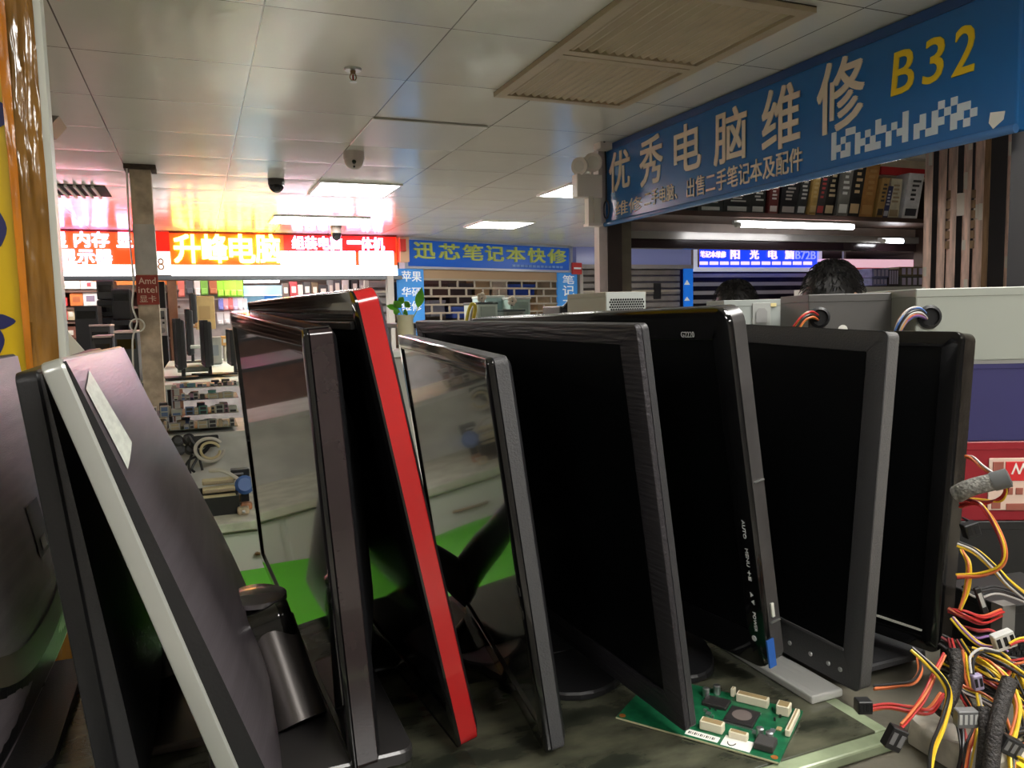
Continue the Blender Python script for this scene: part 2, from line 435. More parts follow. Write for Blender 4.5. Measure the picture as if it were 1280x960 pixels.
bm = BM(); xc, zc = FY(188, 338); xd, zd = FY(205, 323)
write(bm, '68', axes((0, YS - .03, 0), (1, 0, 0), (0, 0, 1), (0, -1, 0)), xc, xd, zc, zd, 0, .006); put('lettering', bm, mat('bronze_letter', (190, 140, 90), .5), t)
xa2, za2 = FY(190, 314); xb2, zb2_ = FY(212, 290)
put('red_header', bx((xa, YS - .02, za2), (xb, YS + .1, zb2_)), m_red2, t)
t = red_sign(213.5, 495, 'long glowing red shop sign reading 升峰电脑 in yellow letters')
bm = BM()
for s, a, b in (('升', 218, 250), ('峰', 253, 284), ('电', 287, 318), ('脑', 320, 349)): pix_write(bm, s, a, b, 293, 329, YS, .055, .03)
put('lettering', bm, m_ltry, t)
bm = BM(); pix_write(bm, '组装电脑', 365, 427, 296, 312, YS, .05); pix_write(bm, '一', 434, 450, 301, 305, YS, .06); pix_write(bm, '体机', 451, 480, 297, 313, YS, .05)
for i in range(9): # overexposed, illegible second row
    a = 351 + i * 10.4; x_, z_ = FY(a, 331); x2_, z2_ = FY(a + 9.8, 314); box(bm, (x_, YS - .012, z_), (x2_, YS - .001, z2_), bev=.005, seg=1)
for i in range(4):
    a = 449 + i * 10.8; x_, z_ = FY(a, 331); x2_, z2_ = FY(a + 10.2, 314); box(bm, (x_, YS - .012, z_), (x2_, YS - .001, z2_), bev=.005, seg=1)
put('small_lettering', bm, m_ltr, t)
xa, za = FY(355, 312); xb, zb_ = FY(494, 291.5)
d = put('deep_red_panel', bx((xa, YS - .004, .75), (xb, YS, .93)), m_red2, t)
# dark soffit and shop door frame below the red signs
struct('trim_1', bx((-4.2, YS + .02, .44), (2.3, YS + .2, .482)), mat('soffit_grey', (92, 96, 100), .5))
m_post = mat('steel_post', (176, 172, 166), .5)
xa, _ = FY(484, 345); struct('trim_2', bx((xa, YS - .02, FLOOR), (xa + .07, YS + .1, .48)), m_post)
x_, z_ = FY(496, 320)
t = thing('wall_box', 'narrow beige column head with a small red box beside the red sign', 'box', (x_, YS, .6))
put('casing', bx((x_ + .03, YS - .05, .64), (x_ + .14, YS + .1, .93)), mat('tan_casing', (206, 170, 140), .6), t)
put('red_box', bx((x_ + .02, YS - .1, .76), (x_ + .09, YS - .05, .9)), mat('box_red', (200, 50, 40), .5), t)

# ------------------------------------------------------------------ blue laptop sign (stands slightly skew)
A = Vector((2.42, 9.2, 0)); B = Vector((5.12, 10.1, 0)); du = (B - A).normalized(); dn = Vector((du.y, -du.x, 0)); LB = (B - A).length
SB = axes(A, du, Vector((0, 0, 1)), dn)
def on_sb(px, py):
    d = ray(px, py); k = A.dot(dn) / d.dot(dn); p = d * k - A; return p.dot(du), p.z
m_blue = mat('sign_blue', (36, 92, 190), .3, emit=.25)  # the sign is unlit; emission brightens its blue
t = thing('shop_sign', 'long blue shop sign reading 迅芯笔记本快修 in yellow-green letters', 'shop sign', A + du * LB / 2 + Vector((0, 0, .6)), rot=SB.to_3x3())
x0, z0 = on_sb(507, 335); x1, z1 = on_sb(712, 309); _, zt = on_sb(507, 297)
put('face', bx((x0, .60, -.1), (x1, .95, 0), SB), m_blue, t)
bm = BM(); 
for lo, hi in (((x0 - .02, .575, -.1), (x1 + .02, .605, .03)), ((x0 - .02, .925, -.1), (x1 + .02, .953, .03)), ((x0 - .03, .575, -.1), (x0 + .02, .953, .03)), ((x1 - .02, .575, -.1), (x1 + .03, .953, .03))): box(bm, lo, hi, SB)
put('frame', bm, mat('sign_frame', (188, 196, 214), .3, metal=.3), t)
bm = BM()
for s, a, b in (('迅', 517, 542), ('芯', 548, 573), ('笔', 578, 602), ('记', 606, 628), ('本', 632, 655), ('快', 659, 680), ('修', 684, 706)):
    ua, za = on_sb(a, 326); ub, zb_ = on_sb(b, 303); 
    write(bm, s, SB, ua, ub, .70, .90, .03, .03)
put('lettering', bm, mat('letter_olive', (176, 186, 96), .4, emit=.15), t)  # emission puts a faint glow into the unlit letters
bm = BM(); ua, _ = on_sb(640, 330); ub, _ = on_sb(704, 330); 
for i in range(13):
    q = ua + (ub - ua) * i / 13; box(bm, (q, .635, .0), (q + (ub - ua) / 17, .665, .008), SB)
put('small_lettering', bm, mat('letter_pale_blue', (130, 170, 235), .4), t)
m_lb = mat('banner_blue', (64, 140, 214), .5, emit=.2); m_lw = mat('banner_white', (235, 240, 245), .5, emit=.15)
def vbanner(px0, px1, py0, py1, rows, label):
    ua, za = on_sb(px0, py1); ub, zb_ = on_sb(px1, py0)
    t = thing('banner', label, 'banner', SB @ Vector(((ua + ub) / 2, za, .0)), rot=SB.to_3x3())
    put('panel', bx((ua, FLOOR, -.03), (ub, .572, .005), SB), m_lb, t)
    bm = BM()
    for i, (r, a, b, y0, y1) in enumerate(rows):
        u0, z0 = on_sb(a, y1); u1, z1 = on_sb(b, y0); write(bm, r, SB @ Matrix.Translation((0, 0, .005)), u0, u1, z0, z1, .02, .006)
    put('lettering', bm, m_lw, t)
vbanner(499, 529, 337, 400, [('苹果', 502, 526, 339, 352), ('华硕', 502, 526, 359, 371), ('维修', 502, 526, 376, 389)], 'upright blue banner with white characters 苹果 beside the lattice shutter')
vbanner(698, 721, 338, 398, [('笔', 703, 717, 344, 355), ('记', 703, 717, 357, 370), ('本', 703, 718, 372, 385)], 'upright blue banner reading 笔记本 under the blue sign')
ua, za = on_sb(712, 343); ub, zb_ = on_sb(723, 329)
t = thing('notice_plate', 'small red plate with white text at the corner of the blue sign', 'plate', SB @ Vector((ua, za, .06)))
put('plate', bx((ua, za, .04), (ub, zb_, .07), SB), mat('plate_red', (205, 62, 62), .5), t)
put('text_bars', bx((ua + .02, (za + zb_) / 2 - .01, .07), (ub - .02, (za + zb_) / 2 + .015, .074), SB), m_lw, t)

# lattice roller shutter below the blue sign
m_gril = mat('shutter_bars', (178, 168, 152), .4, metal=.3)
u0, z0 = on_sb(530, 398); u1, z1 = on_sb(698, 341)
t = thing('roller_shutter', 'brick-pattern lattice roller shutter below the yellow-green lettering', 'shutter', SB @ Vector(((u0 + u1) / 2, FLOOR, 0)))
put('shutter_box', bx((u0, .46, -.1), (u1, .572, -.02), SB), mat('shutter_box', (178, 150, 120), .6), t)
bm = BM(); rows = 20; dz = .105
for i in range(rows):
    z = .45 - i * dz; box(bm, (u0, z - .012, -.03), (u1, z + .012, -.015), SB)
    for k in range(9):
        uu = u0 + (k + (.5 if i % 2 else 0)) * (u1 - u0) / 8.5
        if uu < u1: box(bm, (uu - .012, z - dz, -.03), (uu + .012, z, -.015), SB)
put('lattice', bm, m_gril, t)
# shop interior behind the lattice
cols = [((70, 50, 42), 'brown'), ((40, 70, 150), 'blue'), ((168, 140, 100), 'tan'), ((96, 100, 110), 'slate'), ((190, 176, 150), 'cream'), ((56, 46, 44), 'umber')]
for i, (a, b, y0, y1, ci) in enumerate([(536, 560, 352, 372, 0), (562, 590, 355, 380, 5), (594, 612, 350, 372, 2), (636, 668, 356, 372, 1), (616, 634, 350, 372, 4), (672, 696, 345, 392, 2), (566, 584, 384, 398, 1), (538, 556, 376, 396, 3)]):
    p0 = UY(a, y1, 10.6); p1 = UY(b, y0, 10.6); cn = cols[ci]
    q = thing('storage_box', f"{cn[1]} box on racks behind the lattice shutter, {['top corner by the blue banner','beside the first brown one','below the shutter box middle','large and flat, behind white machines','by the shutter middle, pale','tall, at the banner reading 笔记本','low, over the dark monitor top','low, beside the blue banner'][i]}", 'box', (p0.x, 10.8, p0.z), group=None)
    put('carton', bx((p0.x, 10.6, p0.z), (p1.x, 10.95, p1.z), bev=.01), mat('carton_' + cn[1], cn[0], .6, var=.25, vscale=5), q)
    put('lid', bx((p0.x - .01, 10.59, p1.z - .03), (p1.x + .01, 10.96, p1.z + .01)), mat('lid_' + cn[1], tuple(min(255, v + 25) for v in cn[0]), .6), q)
r = thing('storage_rack', 'dark shop rack with boxes seen through the lattice shutter', 'rack', (4.0, 10.8, FLOOR))
bm = BM()
for k in range(5): box(bm, (2.6, 10.96, .28 - k * .36), (6.0, 11.0, .3 - k * .36))
put('shelf_boards', bm, mat('rack_dark', (70, 62, 56), .6), r)
put('rack_back', bx((2.5, 11.0, FLOOR), (6.1, 11.05, .57)), mat('rack_back', (120, 104, 84), .7, var=.35, vscale=2.5), r)

# ------------------------------------------------------------------ lavender fascia and shutters to the east
YF = 10.15
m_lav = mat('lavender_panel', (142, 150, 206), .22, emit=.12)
xa = 5.2; xb = UY(864, 320, YF).x
t = thing('fascia_panel', 'blank lavender fascia panel above the grey slatted shutter', 'fascia', ((xa + xb) / 2, YF, .6))
zb0 = UY(800, 331, YF).z; zt0 = H - .002
put('panel', bx((xa, YF, zb0), (xb, YF + .2, zt0)), m_lav, t)
put('bottom_rail', bx((xa, YF - .04, zb0 - .06), (xb, YF + .2, zb0)), mat('rail_grey', (150, 146, 148), .4), t)
put('end_post', bx((xb, YF - .05, zb0 - .06), (xb + .12, YF + .2, zt0)), mat('end_tan', (150, 128, 112), .5), t)
m_sl = mat('shutter_slats', (128, 122, 120), .5, metal=.2, var=.1)
def slat_shutter(x0, x1, y, label, ztop):
    t = thing('roller_shutter', label, 'shutter', ((x0 + x1) / 2, y, FLOOR))
    bm = BM(); z = ztop; i = 0
    while z > FLOOR:
        zz = max(FLOOR, z - .1); prism(bm, [(y + .02, zz + .006), (y - .005, zz + .02), (y - .005, z - .02), (y + .02, z - .004), (y + .04, z - .004), (y + .04, zz + .006)], x0, x1, axes((0, 0, 0), (0, 1, 0), (0, 0, 1), (1, 0, 0)))
        z -= .1
    put('slats', bm, m_sl, t)
    put('guide_rail', bx((x0 - .05, y - .03, FLOOR), (x0, y + .05, ztop)), m_post, t)
    kx = (x0 + x1) / 2 + .25
    put('lock', bx((kx - .05, y - .03, .18), (kx + .07, y - .005, .42)), m_black, t)
    put('crossbar', bx((x0, y - .02, .29), (x1, y - .006, .315)), m_gril, t)
xs = UY(751, 350, YF).x
slat_shutter(5.32, xs - .05, YF + .05, 'grey slatted roller shutter with a lock, beside the 笔记本 banner', zb0 - .06)
slat_shutter(xs + .06, UY(852, 350, YF).x, YF + .05, 'grey slatted roller shutter with crossbar and lock, under the wide lavender fascia', zb0 - .06)
xa = UY(853, 340, YF).x; xb = UY(864, 340, YF).x
t = thing('banner', 'narrow bright blue upright banner beside the shutter under the lavender fascia', 'banner', (xa, YF, FLOOR))
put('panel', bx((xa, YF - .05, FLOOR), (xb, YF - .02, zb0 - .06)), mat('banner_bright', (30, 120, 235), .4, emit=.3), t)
bm = BM()
for py0, py1 in ((350, 356), (371, 376)):
    p = UY(855, py1, YF - .05); q = UY(862, py0, YF - .05); prism(bm, [(p.x, p.z), (q.x, p.z), ((p.x + q.x) / 2, q.z)], .0, .01, axes((0, YF - .05, 0), (1, 0, 0), (0, 0, 1), (0, -1, 0)))
put('marks', bm, m_lw, t)
# lit blue sign
p = UY(867, 336, YF); q = UY(1022, 310, YF)
t = thing('shop_sign', 'bright lit blue sign reading 阳光电脑 with number B72B', 'shop sign', ((p.x + q.x) / 2, YF, .6))
put('face', bx((p.x, YF - .02, .655), (q.x, YF + .1, .95)), mat('led_blue', (24, 62, 250), .4, emit=1.1), t)
bm = BM()
for lo, hi in (((p.x - .04, YF - .06, .60), (q.x + .04, YF + .1, .66)), ((p.x - .04, YF - .06, .655), (p.x + .03, YF + .1, .95)), ((q.x - .03, YF - .06, .655), (q.x + .04, YF + .1, .95))): box(bm, lo, hi)
put('frame', bm, mat('lit_frame', (222, 226, 246), .4, emit=.3), t)
bm = BM(); Yl = YF - .02
pix_write(bm, '笔记本维修', 875, 907, 314, 322, Yl, .03); 
for s, a in (('阳', 913), ('光', 937), ('电', 960), ('脑', 981)): pix_write(bm, s, a, a + 11, 312, 324, Yl, .04)
for i in range(11):
    x_ = UY(874 + i * 13, 331, Yl); x2 = UY(884 + i * 13, 327, Yl); box(bm, (x_.x, Yl - .02, x_.z), (x2.x, Yl, x2.z))
put('lettering', bm, mat('led_pink', (226, 200, 255), .4, emit=1.3), t)
bm = BM(); pix_write(bm, 'B72B', 994, 1019, 314, 324, Yl, .0); put('number', bm, mat('led_number', (140, 150, 255), .4, emit=1.0), t)
# open slatted shutter under the blue sign
p = UY(866, 345, YF + .3); q = UY(1140, 345, YF + .3)
t = thing('roller_shutter', 'pale open-slat shutter under the lit blue sign behind the dark-haired people', 'shutter', ((p.x + q.x) / 2, YF + .3, FLOOR))
bm = BM()
for k in range(14): box(bm, (p.x, YF + .28, .52 - k * .14), (q.x, YF + .32, .58 - k * .14))
put('slats', bm, mat('pale_slat', (176, 172, 166), .4), t)
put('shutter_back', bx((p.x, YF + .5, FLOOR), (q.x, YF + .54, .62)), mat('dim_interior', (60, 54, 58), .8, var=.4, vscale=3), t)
# red/pink sign beyond
p = UY(1028, 336, YF - .3); q = UY(1150, 318, YF - .3)
t = thing('shop_sign', 'pink and red lit sign strip beyond the head of the person with tousled hair', 'shop sign', (p.x, YF - .3, p.z))
put('face', bx((p.x, YF - .3, p.z - .2), (q.x, YF - .2, p.z + .02)), mat('dull_red_sign', (170, 70, 66), .5, emit=.2), t)
put('hanger', bx((p.x + .5, YF - .26, p.z + .02), (p.x + .54, YF - .22, H)), m_steel, t)
put('lit_edge', bx((p.x, YF - .32, p.z + .02), (q.x, YF - .2, p.z + .16)), mat('pink_glow', (250, 200, 215), .5, emit=.7), t)

# ------------------------------------------------------------------ big blue stall sign
XS = 2.24
def on_x(px, py): p = UX(px, py, XS); return -p.y, p.z
BSM = axes((XS, 0, 0), (0, -1, 0), (0, 0, 1), (-1, 0, 0))
m_bs = mat('stall_sign_blue', (32, 104, 172), .25, spec=.5, bump=.25, bscale=6)
t = thing('shop_sign', 'large blue stall sign reading 优秀电脑维修 B32 hung under the ceiling', 'shop sign', (XS, 2.8, .5))
SLB = (-4.02, .50); 
put('face', bx((-4.02, .502, -.05), (-1.56, .95, 0), BSM, bev=.006), m_bs, t)
put('lower_tube', tube(BM(), [BSM @ Vector((-4.02, .505, .004)), BSM @ Vector((-1.56, .505, .004))], .014, 10, smoothpath=False), mat('sign_hem', (70, 120, 180), .18), t, True)
put('upper_hem', bx((-4.02, .915, 0), (-1.56, .95, .004), BSM), mat('sign_hem_dark', (30, 72, 128), .3), t)
bm = BM()
for s, a, b, yt, yb in (('优', 762, 788, 188, 236), ('秀', 800, 829, 170, 229), ('电', 843, 877, 154, 212), ('脑', 893, 934, 135, 201), ('维', 953, 1001, 107, 186), ('修', 1022, 1081, 72, 163)):
    u0, _ = on_x(a, (yt + yb) / 2); u1, _ = on_x(b, (yt + yb) / 2); mid = (a + b) / 2
    _, zb_ = on_x(mid, yb + (2 if mid < 950 else 0)); _, zt_ = on_x(mid, yt); write(bm, s, BSM, u0, u1, zb_, zt_, .028, .004)
put('lettering', bm, mat('letter_cream', (222, 208, 188), .45), t)
bm = BM()
u0, zb_ = on_x(1115, 118); u1, zt_ = on_x(1224, 30)
for s, a, b, yt, yb in (('B', 1115, 1146, 61, 118), ('3', 1154, 1183, 46, 105), ('2', 1191, 1223, 31, 94)):
    v0, _ = on_x(a, (yt + yb) / 2); v1, _ = on_x(b, (yt + yb) / 2); _, q0 = on_x((a + b) / 2, yb - 2); _, q1 = on_x((a + b) / 2, yt + 1)
    write(bm, s, BSM, v0, v1 - .012, q0, q1, .028, .004, italic=.08)
put('stall_number', bm, mat('letter_yellow', (236, 200, 24), .45), t)
bm = BM()
v0, _ = on_x(806, 248); v1, _ = on_x(847, 235); _, q0 = on_x(826, 254); _, q1 = on_x(826, 234)
write(bm, '二手电脑、', BSM, v0, v1, q0, q1, .02, .004)
v0, _ = on_x(859, 235); v1, _ = on_x(1004, 205); _, q0 = on_x(930, 232); _, q1 = on_x(930, 205)
write(bm, '出售二手笔记本及配件', BSM, v0, v1, q0 + .004, q1 + .006, .02, .004)
v0, _ = on_x(770, 256); v1, _ = on_x(803, 247); write(bm, '维修', BSM, v0, v1, q0 + .004, q1 - .01, .0, .004)
put('small_lettering', bm, mat('letter_cream', (222, 208, 188), .45), t)
# unreadable pale digit row
pat = ["x..xx....x....x.....x.x...", "x.x..x.x.xx.x.x..x.x.x.xx.", "xx.x.xx.x..x.xx.xx.xx.xx.x", "x.xx.x.xxx.x..x.x.xx..x.x."]
bm = BM(); v0, _ = on_x(1040, 178); v1, _ = on_x(1222, 135); _, q0 = on_x(1130, 178); _, q1 = on_x(1130, 140)
for r_, row in enumerate(pat):
    for k, ch in enumerate(row):
        if ch == 'x':
            a = v0 + (v1 - v0) * k / 26; zz = q1 - (q1 - q0) * (r_ + 1) / 4 - .0
            box(bm, (a, zz, .0), (a + (v1 - v0) / 26, zz + (q1 - q0) / 4, .003), BSM)
put('blurred_digits', bm, mat('digit_pale', (205, 218, 226), .5), t)
bm = BM(); v0, z0 = on_x(1234, 163); v1, z1 = on_x(1257, 136)
prism(bm, [(v0 + .006, z0 + .02), (v0 + .02, z0), (v1 - .004, z0 + .02), (v1, z1 - .006), (v0 + .01, z1)], .001, .003, BSM)
s = put('sticker', bm, m_paper, t); s['label'] = 'small white paper sticker'
# dark wall behind / right end post and beam
m_brown = mat('brown_post', (56, 44, 38), .5, var=.25, vscale=6)
t = thing('stall_post', 'dark brown stall post under the end of the big blue sign', 'post', (XS + .06, 4.02, FLOOR))
put('post_core', bx((XS + .01, 3.98, FLOOR), (XS + .10, 4.06, .955)), m_brown, t)
put('side_panel', bx((XS + .10, 3.99, FLOOR), (XS + .17, 4.07, .955)), mat('post_khaki', (104, 96, 80), .6, var=.2), t)
s = put('white_trim', bx((XS - .045, 3.99, FLOOR), (XS + .01, 4.05, .93)), mat('trim_white', (205, 192, 190), .5, var=.12, vscale=5), t)
# emergency light
m_em = mat('emergency_white', (222, 212, 204), .4)
c = UY(735, 232, 3.97); 
t = thing('emergency_light', 'white twin-head emergency light fixed at the end of the big blue sign', 'emergency light', (c.x, c.y, c.z - .06))
a = UY(720, 249, 3.95); b = UY(751, 219, 3.95)
put('housing', bx((a.x, 3.93, a.z + .01), (b.x, 4.0, b.z), bev=.006), m_em, t)
for px, py, rr in ((741, 203, .054), (725, 208, .05)):
    e = UY(px, py, 3.94); d = (Vector((0, 0, 0)) - e).normalized(); d = (d + Vector((-.9 if px < 735 else -.1, -.1, 0))).normalized(); sd = Vector((0, 0, 1)).cross(d).normalized()
    hd = put('lamp_head', lathe(BM(), [(.012, -.05), (rr * .7, -.035), (rr, -.005), (rr, .012), (rr * .88, .013)], axes(e, sd, d.cross(sd), d), 24), m_em, t, True)
    put('lens', lathe(BM(), [(rr * .88, .008), (rr * .6, .014), (.003, .017)], axes(e, sd, d.cross(sd), d), 24), mat('lamp_lens', (214, 208, 200), .12), hd, True)
    put('lamp_arm', tube(BM(), [e - d * .04, (e.x, 3.96, b.z - .005)], .009, 8), m_em, t, True)
a = UY(744, 188, 3.96); b = UY(770, 172, 3.96)
t = thing('junction_box', 'small white junction box under the ceiling above the emergency light', 'junction box', ((a.x + b.x) / 2, 3.96, a.z))
put('box_body', bx((a.x, 3.9, a.z), (b.x, 3.978, b.z), bev=.004), m_em, t)
put('socket_hole', lathe(BM(), [(.008, 0), (.008, .004)], axes((a.x + .025, 3.899, (a.z + b.z) / 2), (1, 0, 0), (0, 0, 1), (0, -1, 0)), 12), m_dot, t)
a = UY(732, 281, 3.97); b = UY(748, 247, 3.97)
t = thing('cable_trunking', 'short white cable trunking stub under the emergency light', 'trunking', ((a.x + b.x) / 2, 3.97, a.z))
bm = BM(); box(bm, (a.x, 3.93, a.z), (a.x + .028, 3.98, b.z)); box(bm, (a.x + .04, 3.94, a.z), (b.x, 3.985, b.z)); put('channel', bm, mat('trunking_ivory', (214, 206, 190), .5), t)
put('cover_cap', bx((a.x - .004, 3.925, a.z - .01), (b.x + .002, 3.988, a.z + .004)), m_em, t)
bm = BM(); ce = UX(758, 262, XS - .012)
tube(bm, [ce + Vector((0, .03 * cos(i * pi / 8), .05 * sin(i * pi / 8))) for i in range(17)], .004, 6); tube(bm, [ce + Vector((0, 0, .05)), ce + Vector((0, 0, .25)), ce + Vector((0, .02, .42))], .004, 6)
tag(put('cable', bm, mat('black_wire', (30, 30, 32), .5), smooth=True), 'thin black cable coil dangling at the end of the big blue sign', 'cable')

# ------------------------------------------------------------------ stall interior: rail, lamps, shelf with boxes
YR = 4.02
p = UY(772, 292, YR); q = UY(1125, 300, YR)
m_rail = mat('rail_metal', (168, 164, 158), .25, metal=.4)
t = thing('stall_beam', 'horizontal stall beam with a metal rail over a dark glossy board', 'beam', (3.8, YR, .3))
p2 = UY(775, 298, YR); q2 = UY(1140, 312, YR); r2 = UY(775, 313, YR)
put('metal_rail', bx((XS + .17, YR - .02, p2.z + .0), (6.0, YR + .03, p2.z + .045)), m_rail, t)
put('dark_board', bx((XS + .17, YR, p2.z - .055), (6.0, YR + .05, p2.z), bev=.004), mat('glossy_brown_board', (44, 30, 34), .14), t)
put('upper_board', bx((XS + .17, YR + .01, p2.z + .045), (6.0, YR + .05, p2.z + .13)), mat('upper_board', (180, 164, 152), .5, var=.12), t)
YSH = 3.7
def tube_lamp(pa, pb, y, r, label):
    a = UY(*pa, y); b = UY(*pb, y)
    t = thing('fluorescent_lamp', label, 'lamp', ((a.x + b.x) / 2, y, a.z))
    put('lit_tube', tube(BM(), [a, b], r, 12, smoothpath=False), mat('tube_glow', (250, 250, 255), .4, emit=26), t, True)
    put('lamp_back', bx((a.x - .03, y + r, min(a.z, b.z) - .0), (b.x + .03, y + r + .02, max(a.z, b.z) + r * 1.6)), m_alu, t)
    put('end_cap', tube(BM(), [a + Vector((-.03, 0, 0)), a], r * 1.15, 10, smoothpath=False), m_white, t, True)
tube_lamp((925, 281), (1066, 284), YSH, .014, 'long lit fluorescent tube below the shelf of boxes')
tube_lamp((1106, 301), (1128, 302), 3.9, .013, 'short lit tube end at the metal rail')
# shelf
zs = UY(1000, 271, YSH + .1).z
xe = UY(1157, 282, YSH).x
t = thing('wall_shelf', 'dark brown stall shelf loaded with upright product boxes', 'shelf', (3.6, YSH + .15, zs))
put('shelf_board', bx((XS + .18, YSH, zs - .028), (xe + .3, YSH + .34, zs)), mat('shelf_brown', (66, 46, 38), .5, var=.2), t)
put('shelf_end', bx((xe + .3, YSH, zs - .5), (xe + .33, YSH + .34, .95)), mat('shelf_brown', (66, 46, 38), .5, var=.2), t)
put('shelf_back', bx((XS + .18, YSH + .34, zs - .028), (xe + .3, YSH + .36, .95)), mat('shelf_back_grey', (196, 190, 178), .6), t)
# boxes: px left (bottom), px right (bottom), top y, lean px, colour, spine marks colour, label
bxs = [
 (872, 905, 236, 0, (44, 48, 46), (210, 210, 205), 'dark green product box, first of the row by the blue sign hem'),
 (905, 940, 230, 2, (34, 36, 38), (205, 205, 200), 'black product box with white print, second from the sign hem'),
 (940, 975, 225, 3, (32, 36, 34), (220, 220, 215), 'black product box with a white model line, beside the maroon box'),
 (960, 973, 222, 4, (120, 52, 50), (230, 220, 215), 'maroon product box with a white badge'),
 (975, 997, 222, 6, (30, 28, 34), (190, 180, 175), 'wide black product box with vertical print, beside the maroon box'),
 (997, 1010, 218, 9, (56, 58, 60), (225, 225, 222), 'narrow charcoal box with a white barcode label'),
 (1010, 1020, 214, 9, (196, 160, 92), (214, 186, 130), 'thin plain kraft-yellow box between two dark boxes'),
 (1020, 1031, 214, 10, (70, 66, 68), (200, 80, 80), 'grey box with a red lower label'),
 (1031, 1045, 208, 11, (26, 24, 24), (220, 200, 160), 'slim black box with gold print and a white label'),
 (1045, 1060, 202, 10, (120, 118, 112), (225, 225, 220), 'silver grey box with a pale spine'),
 (1060, 1076, 196, 12, (22, 20, 22), (226, 196, 150), 'black box with a curly white and gold spine'),
 (1076, 1094, 200, 12, (176, 126, 66), (190, 146, 90), 'thick plain brown cardboard box leaning in the row'),
 (1094, 1104, 222, 10, (166, 132, 76), (60, 50, 44), 'short cardboard box over a dark label'),
 (1104, 1112, 232, 8, (50, 54, 100), (200, 200, 215), 'thin navy and white box'),
 (1112, 1127, 222, 6, (214, 206, 180), (170, 150, 120), 'cream box with a tan edge'),
 (1127, 1147, 216, 10, (214, 214, 218), (60, 60, 64), 'white box with a black panel near the wood strips'),
]
for i, (a, b, ty, lean, col, mk, lb) in enumerate(bxs):
    yb = 0; dpt = .22
    p0 = UY(a, 272, YSH + .02); p1 = UY(b, 272, YSH + .02); pt = UY(a + lean, ty, YSH + .02)
    z0 = zs + .001; hgt = pt.z - z0; wd = p1.x - p0.x - .006; sh = (pt.x - p0.x)
    Mb = Matrix.Translation((p0.x, YSH + .02 + .01 * (i % 3), z0)); Ms = Matrix.Identity(4); Ms[0][2] = sh / hgt
    if i == 2: wd *= .55
    t = thing('product_box', lb, 'box', (p0.x, YSH + .02, z0), group='product boxes on the stall shelf')
    put('carton', bx((0, 0, 0), (wd, dpt, hgt), Mb @ Ms, bev=.002, seg=1), mat(f'box_paint_{i}', col, .45, var=.15, vscale=20), t)
    bm = BM(); rr = random.Random(i)
    box(bm, (wd * .15, -.002, hgt * .06), (wd * .85, 0, hgt * .22), Mb @ Ms)
    for k in range(5):
        z_ = hgt * (.4 + k * .1); box(bm, (wd * (.25 + .1 * rr.random()), -.002, z_), (wd * (.6 + .25 * rr.random()), 0, z_ + hgt * .05), Mb @ Ms)
    put('printed_spine', bm, mat(f'box_print_{i}', mk, .5), t)
p0 = UY(1095, 217, YSH + .05); p1 = UY(1150, 175, YSH + .2)
t = thing('carton', 'open white carton with red tape lying on top of the box row', 'box', (p0.x, YSH + .2, p0.z))
put('carton_body', bx((p0.x, YSH + .12, p0.z), (p1.x + .05, YSH + .32, p1.z)), mat('carton_white', (216, 206, 184), .6, var=.12), t)
s = put('red_tape', bx((p0.x + .1, YSH + .1, p0.z + .01), (p1.x + .06, YSH + .13, p0.z + .06)), mat('tape_red', (206, 32, 40), .4), t)
# stacked small boxes near the wood strips
for i, (a, b, y0, y1, col, lb) in enumerate([(1090, 1112, 335, 347, (120, 120, 170), 'small violet-grey carton, upper one beside the wood strips'), (1090, 1110, 347, 357, (130, 130, 176), 'small violet-grey carton, lower one beside the wood strips'), (1110, 1124, 336, 357, (64, 48, 58), 'small dark purple carton between violet and yellow-edged ones'), (1124, 1156, 333, 345, (120, 104, 80), 'flat box with gold edging, upper one by the wood strips'), (1124, 1156, 345, 358, (96, 92, 90), 'flat box with gold edging, lower one by the wood strips')]):
    p = UY(a, y1, 3.2); q = UY(b, y0, 3.2)
    t = thing('small_carton', lb, 'box', (p.x, 3.3, p.z)); put('carton', bx((p.x, 3.2, p.z), (q.x - .004, 3.4, q.z - .002), bev=.003), mat('carton_s%d' % i, col, .5, var=.3, vscale=30), t)
    bm = BM()
    for k in range(4):
        u = p.x + (q.x - p.x) * (.1 + .22 * k); box(bm, (u, 3.197, p.z + .008), (u + (q.x - p.x) * .13, 3.2, q.z - .01))
    put('print', bm, mat('carton_print%d' % (i % 2), [(210, 200, 230), (200, 170, 70)][i > 2], .5) if i != 4 else mat('carton_print1', (200, 170, 70), .5), t)
p = UY(1085, 368, 3.15); q = UY(1165, 358, 3.15)
t = thing('counter_board', 'white stall counter under the small cartons', 'counter', (p.x, 3.3, FLOOR))
put('top', bx((p.x - .1, 3.1, q.z - .04), (q.x + .4, 3.6, q.z)), m_white, t); put('carcass', bx((p.x - .06, 3.15, FLOOR), (q.x + .36, 3.56, q.z - .04)), m_wall, t)
# dark stall back walls
struct('wall_stall', bx((4.95, 3.3, FLOOR), (5.0, 4.1, H)), mat('stall_dark', (30, 26, 30), .7))

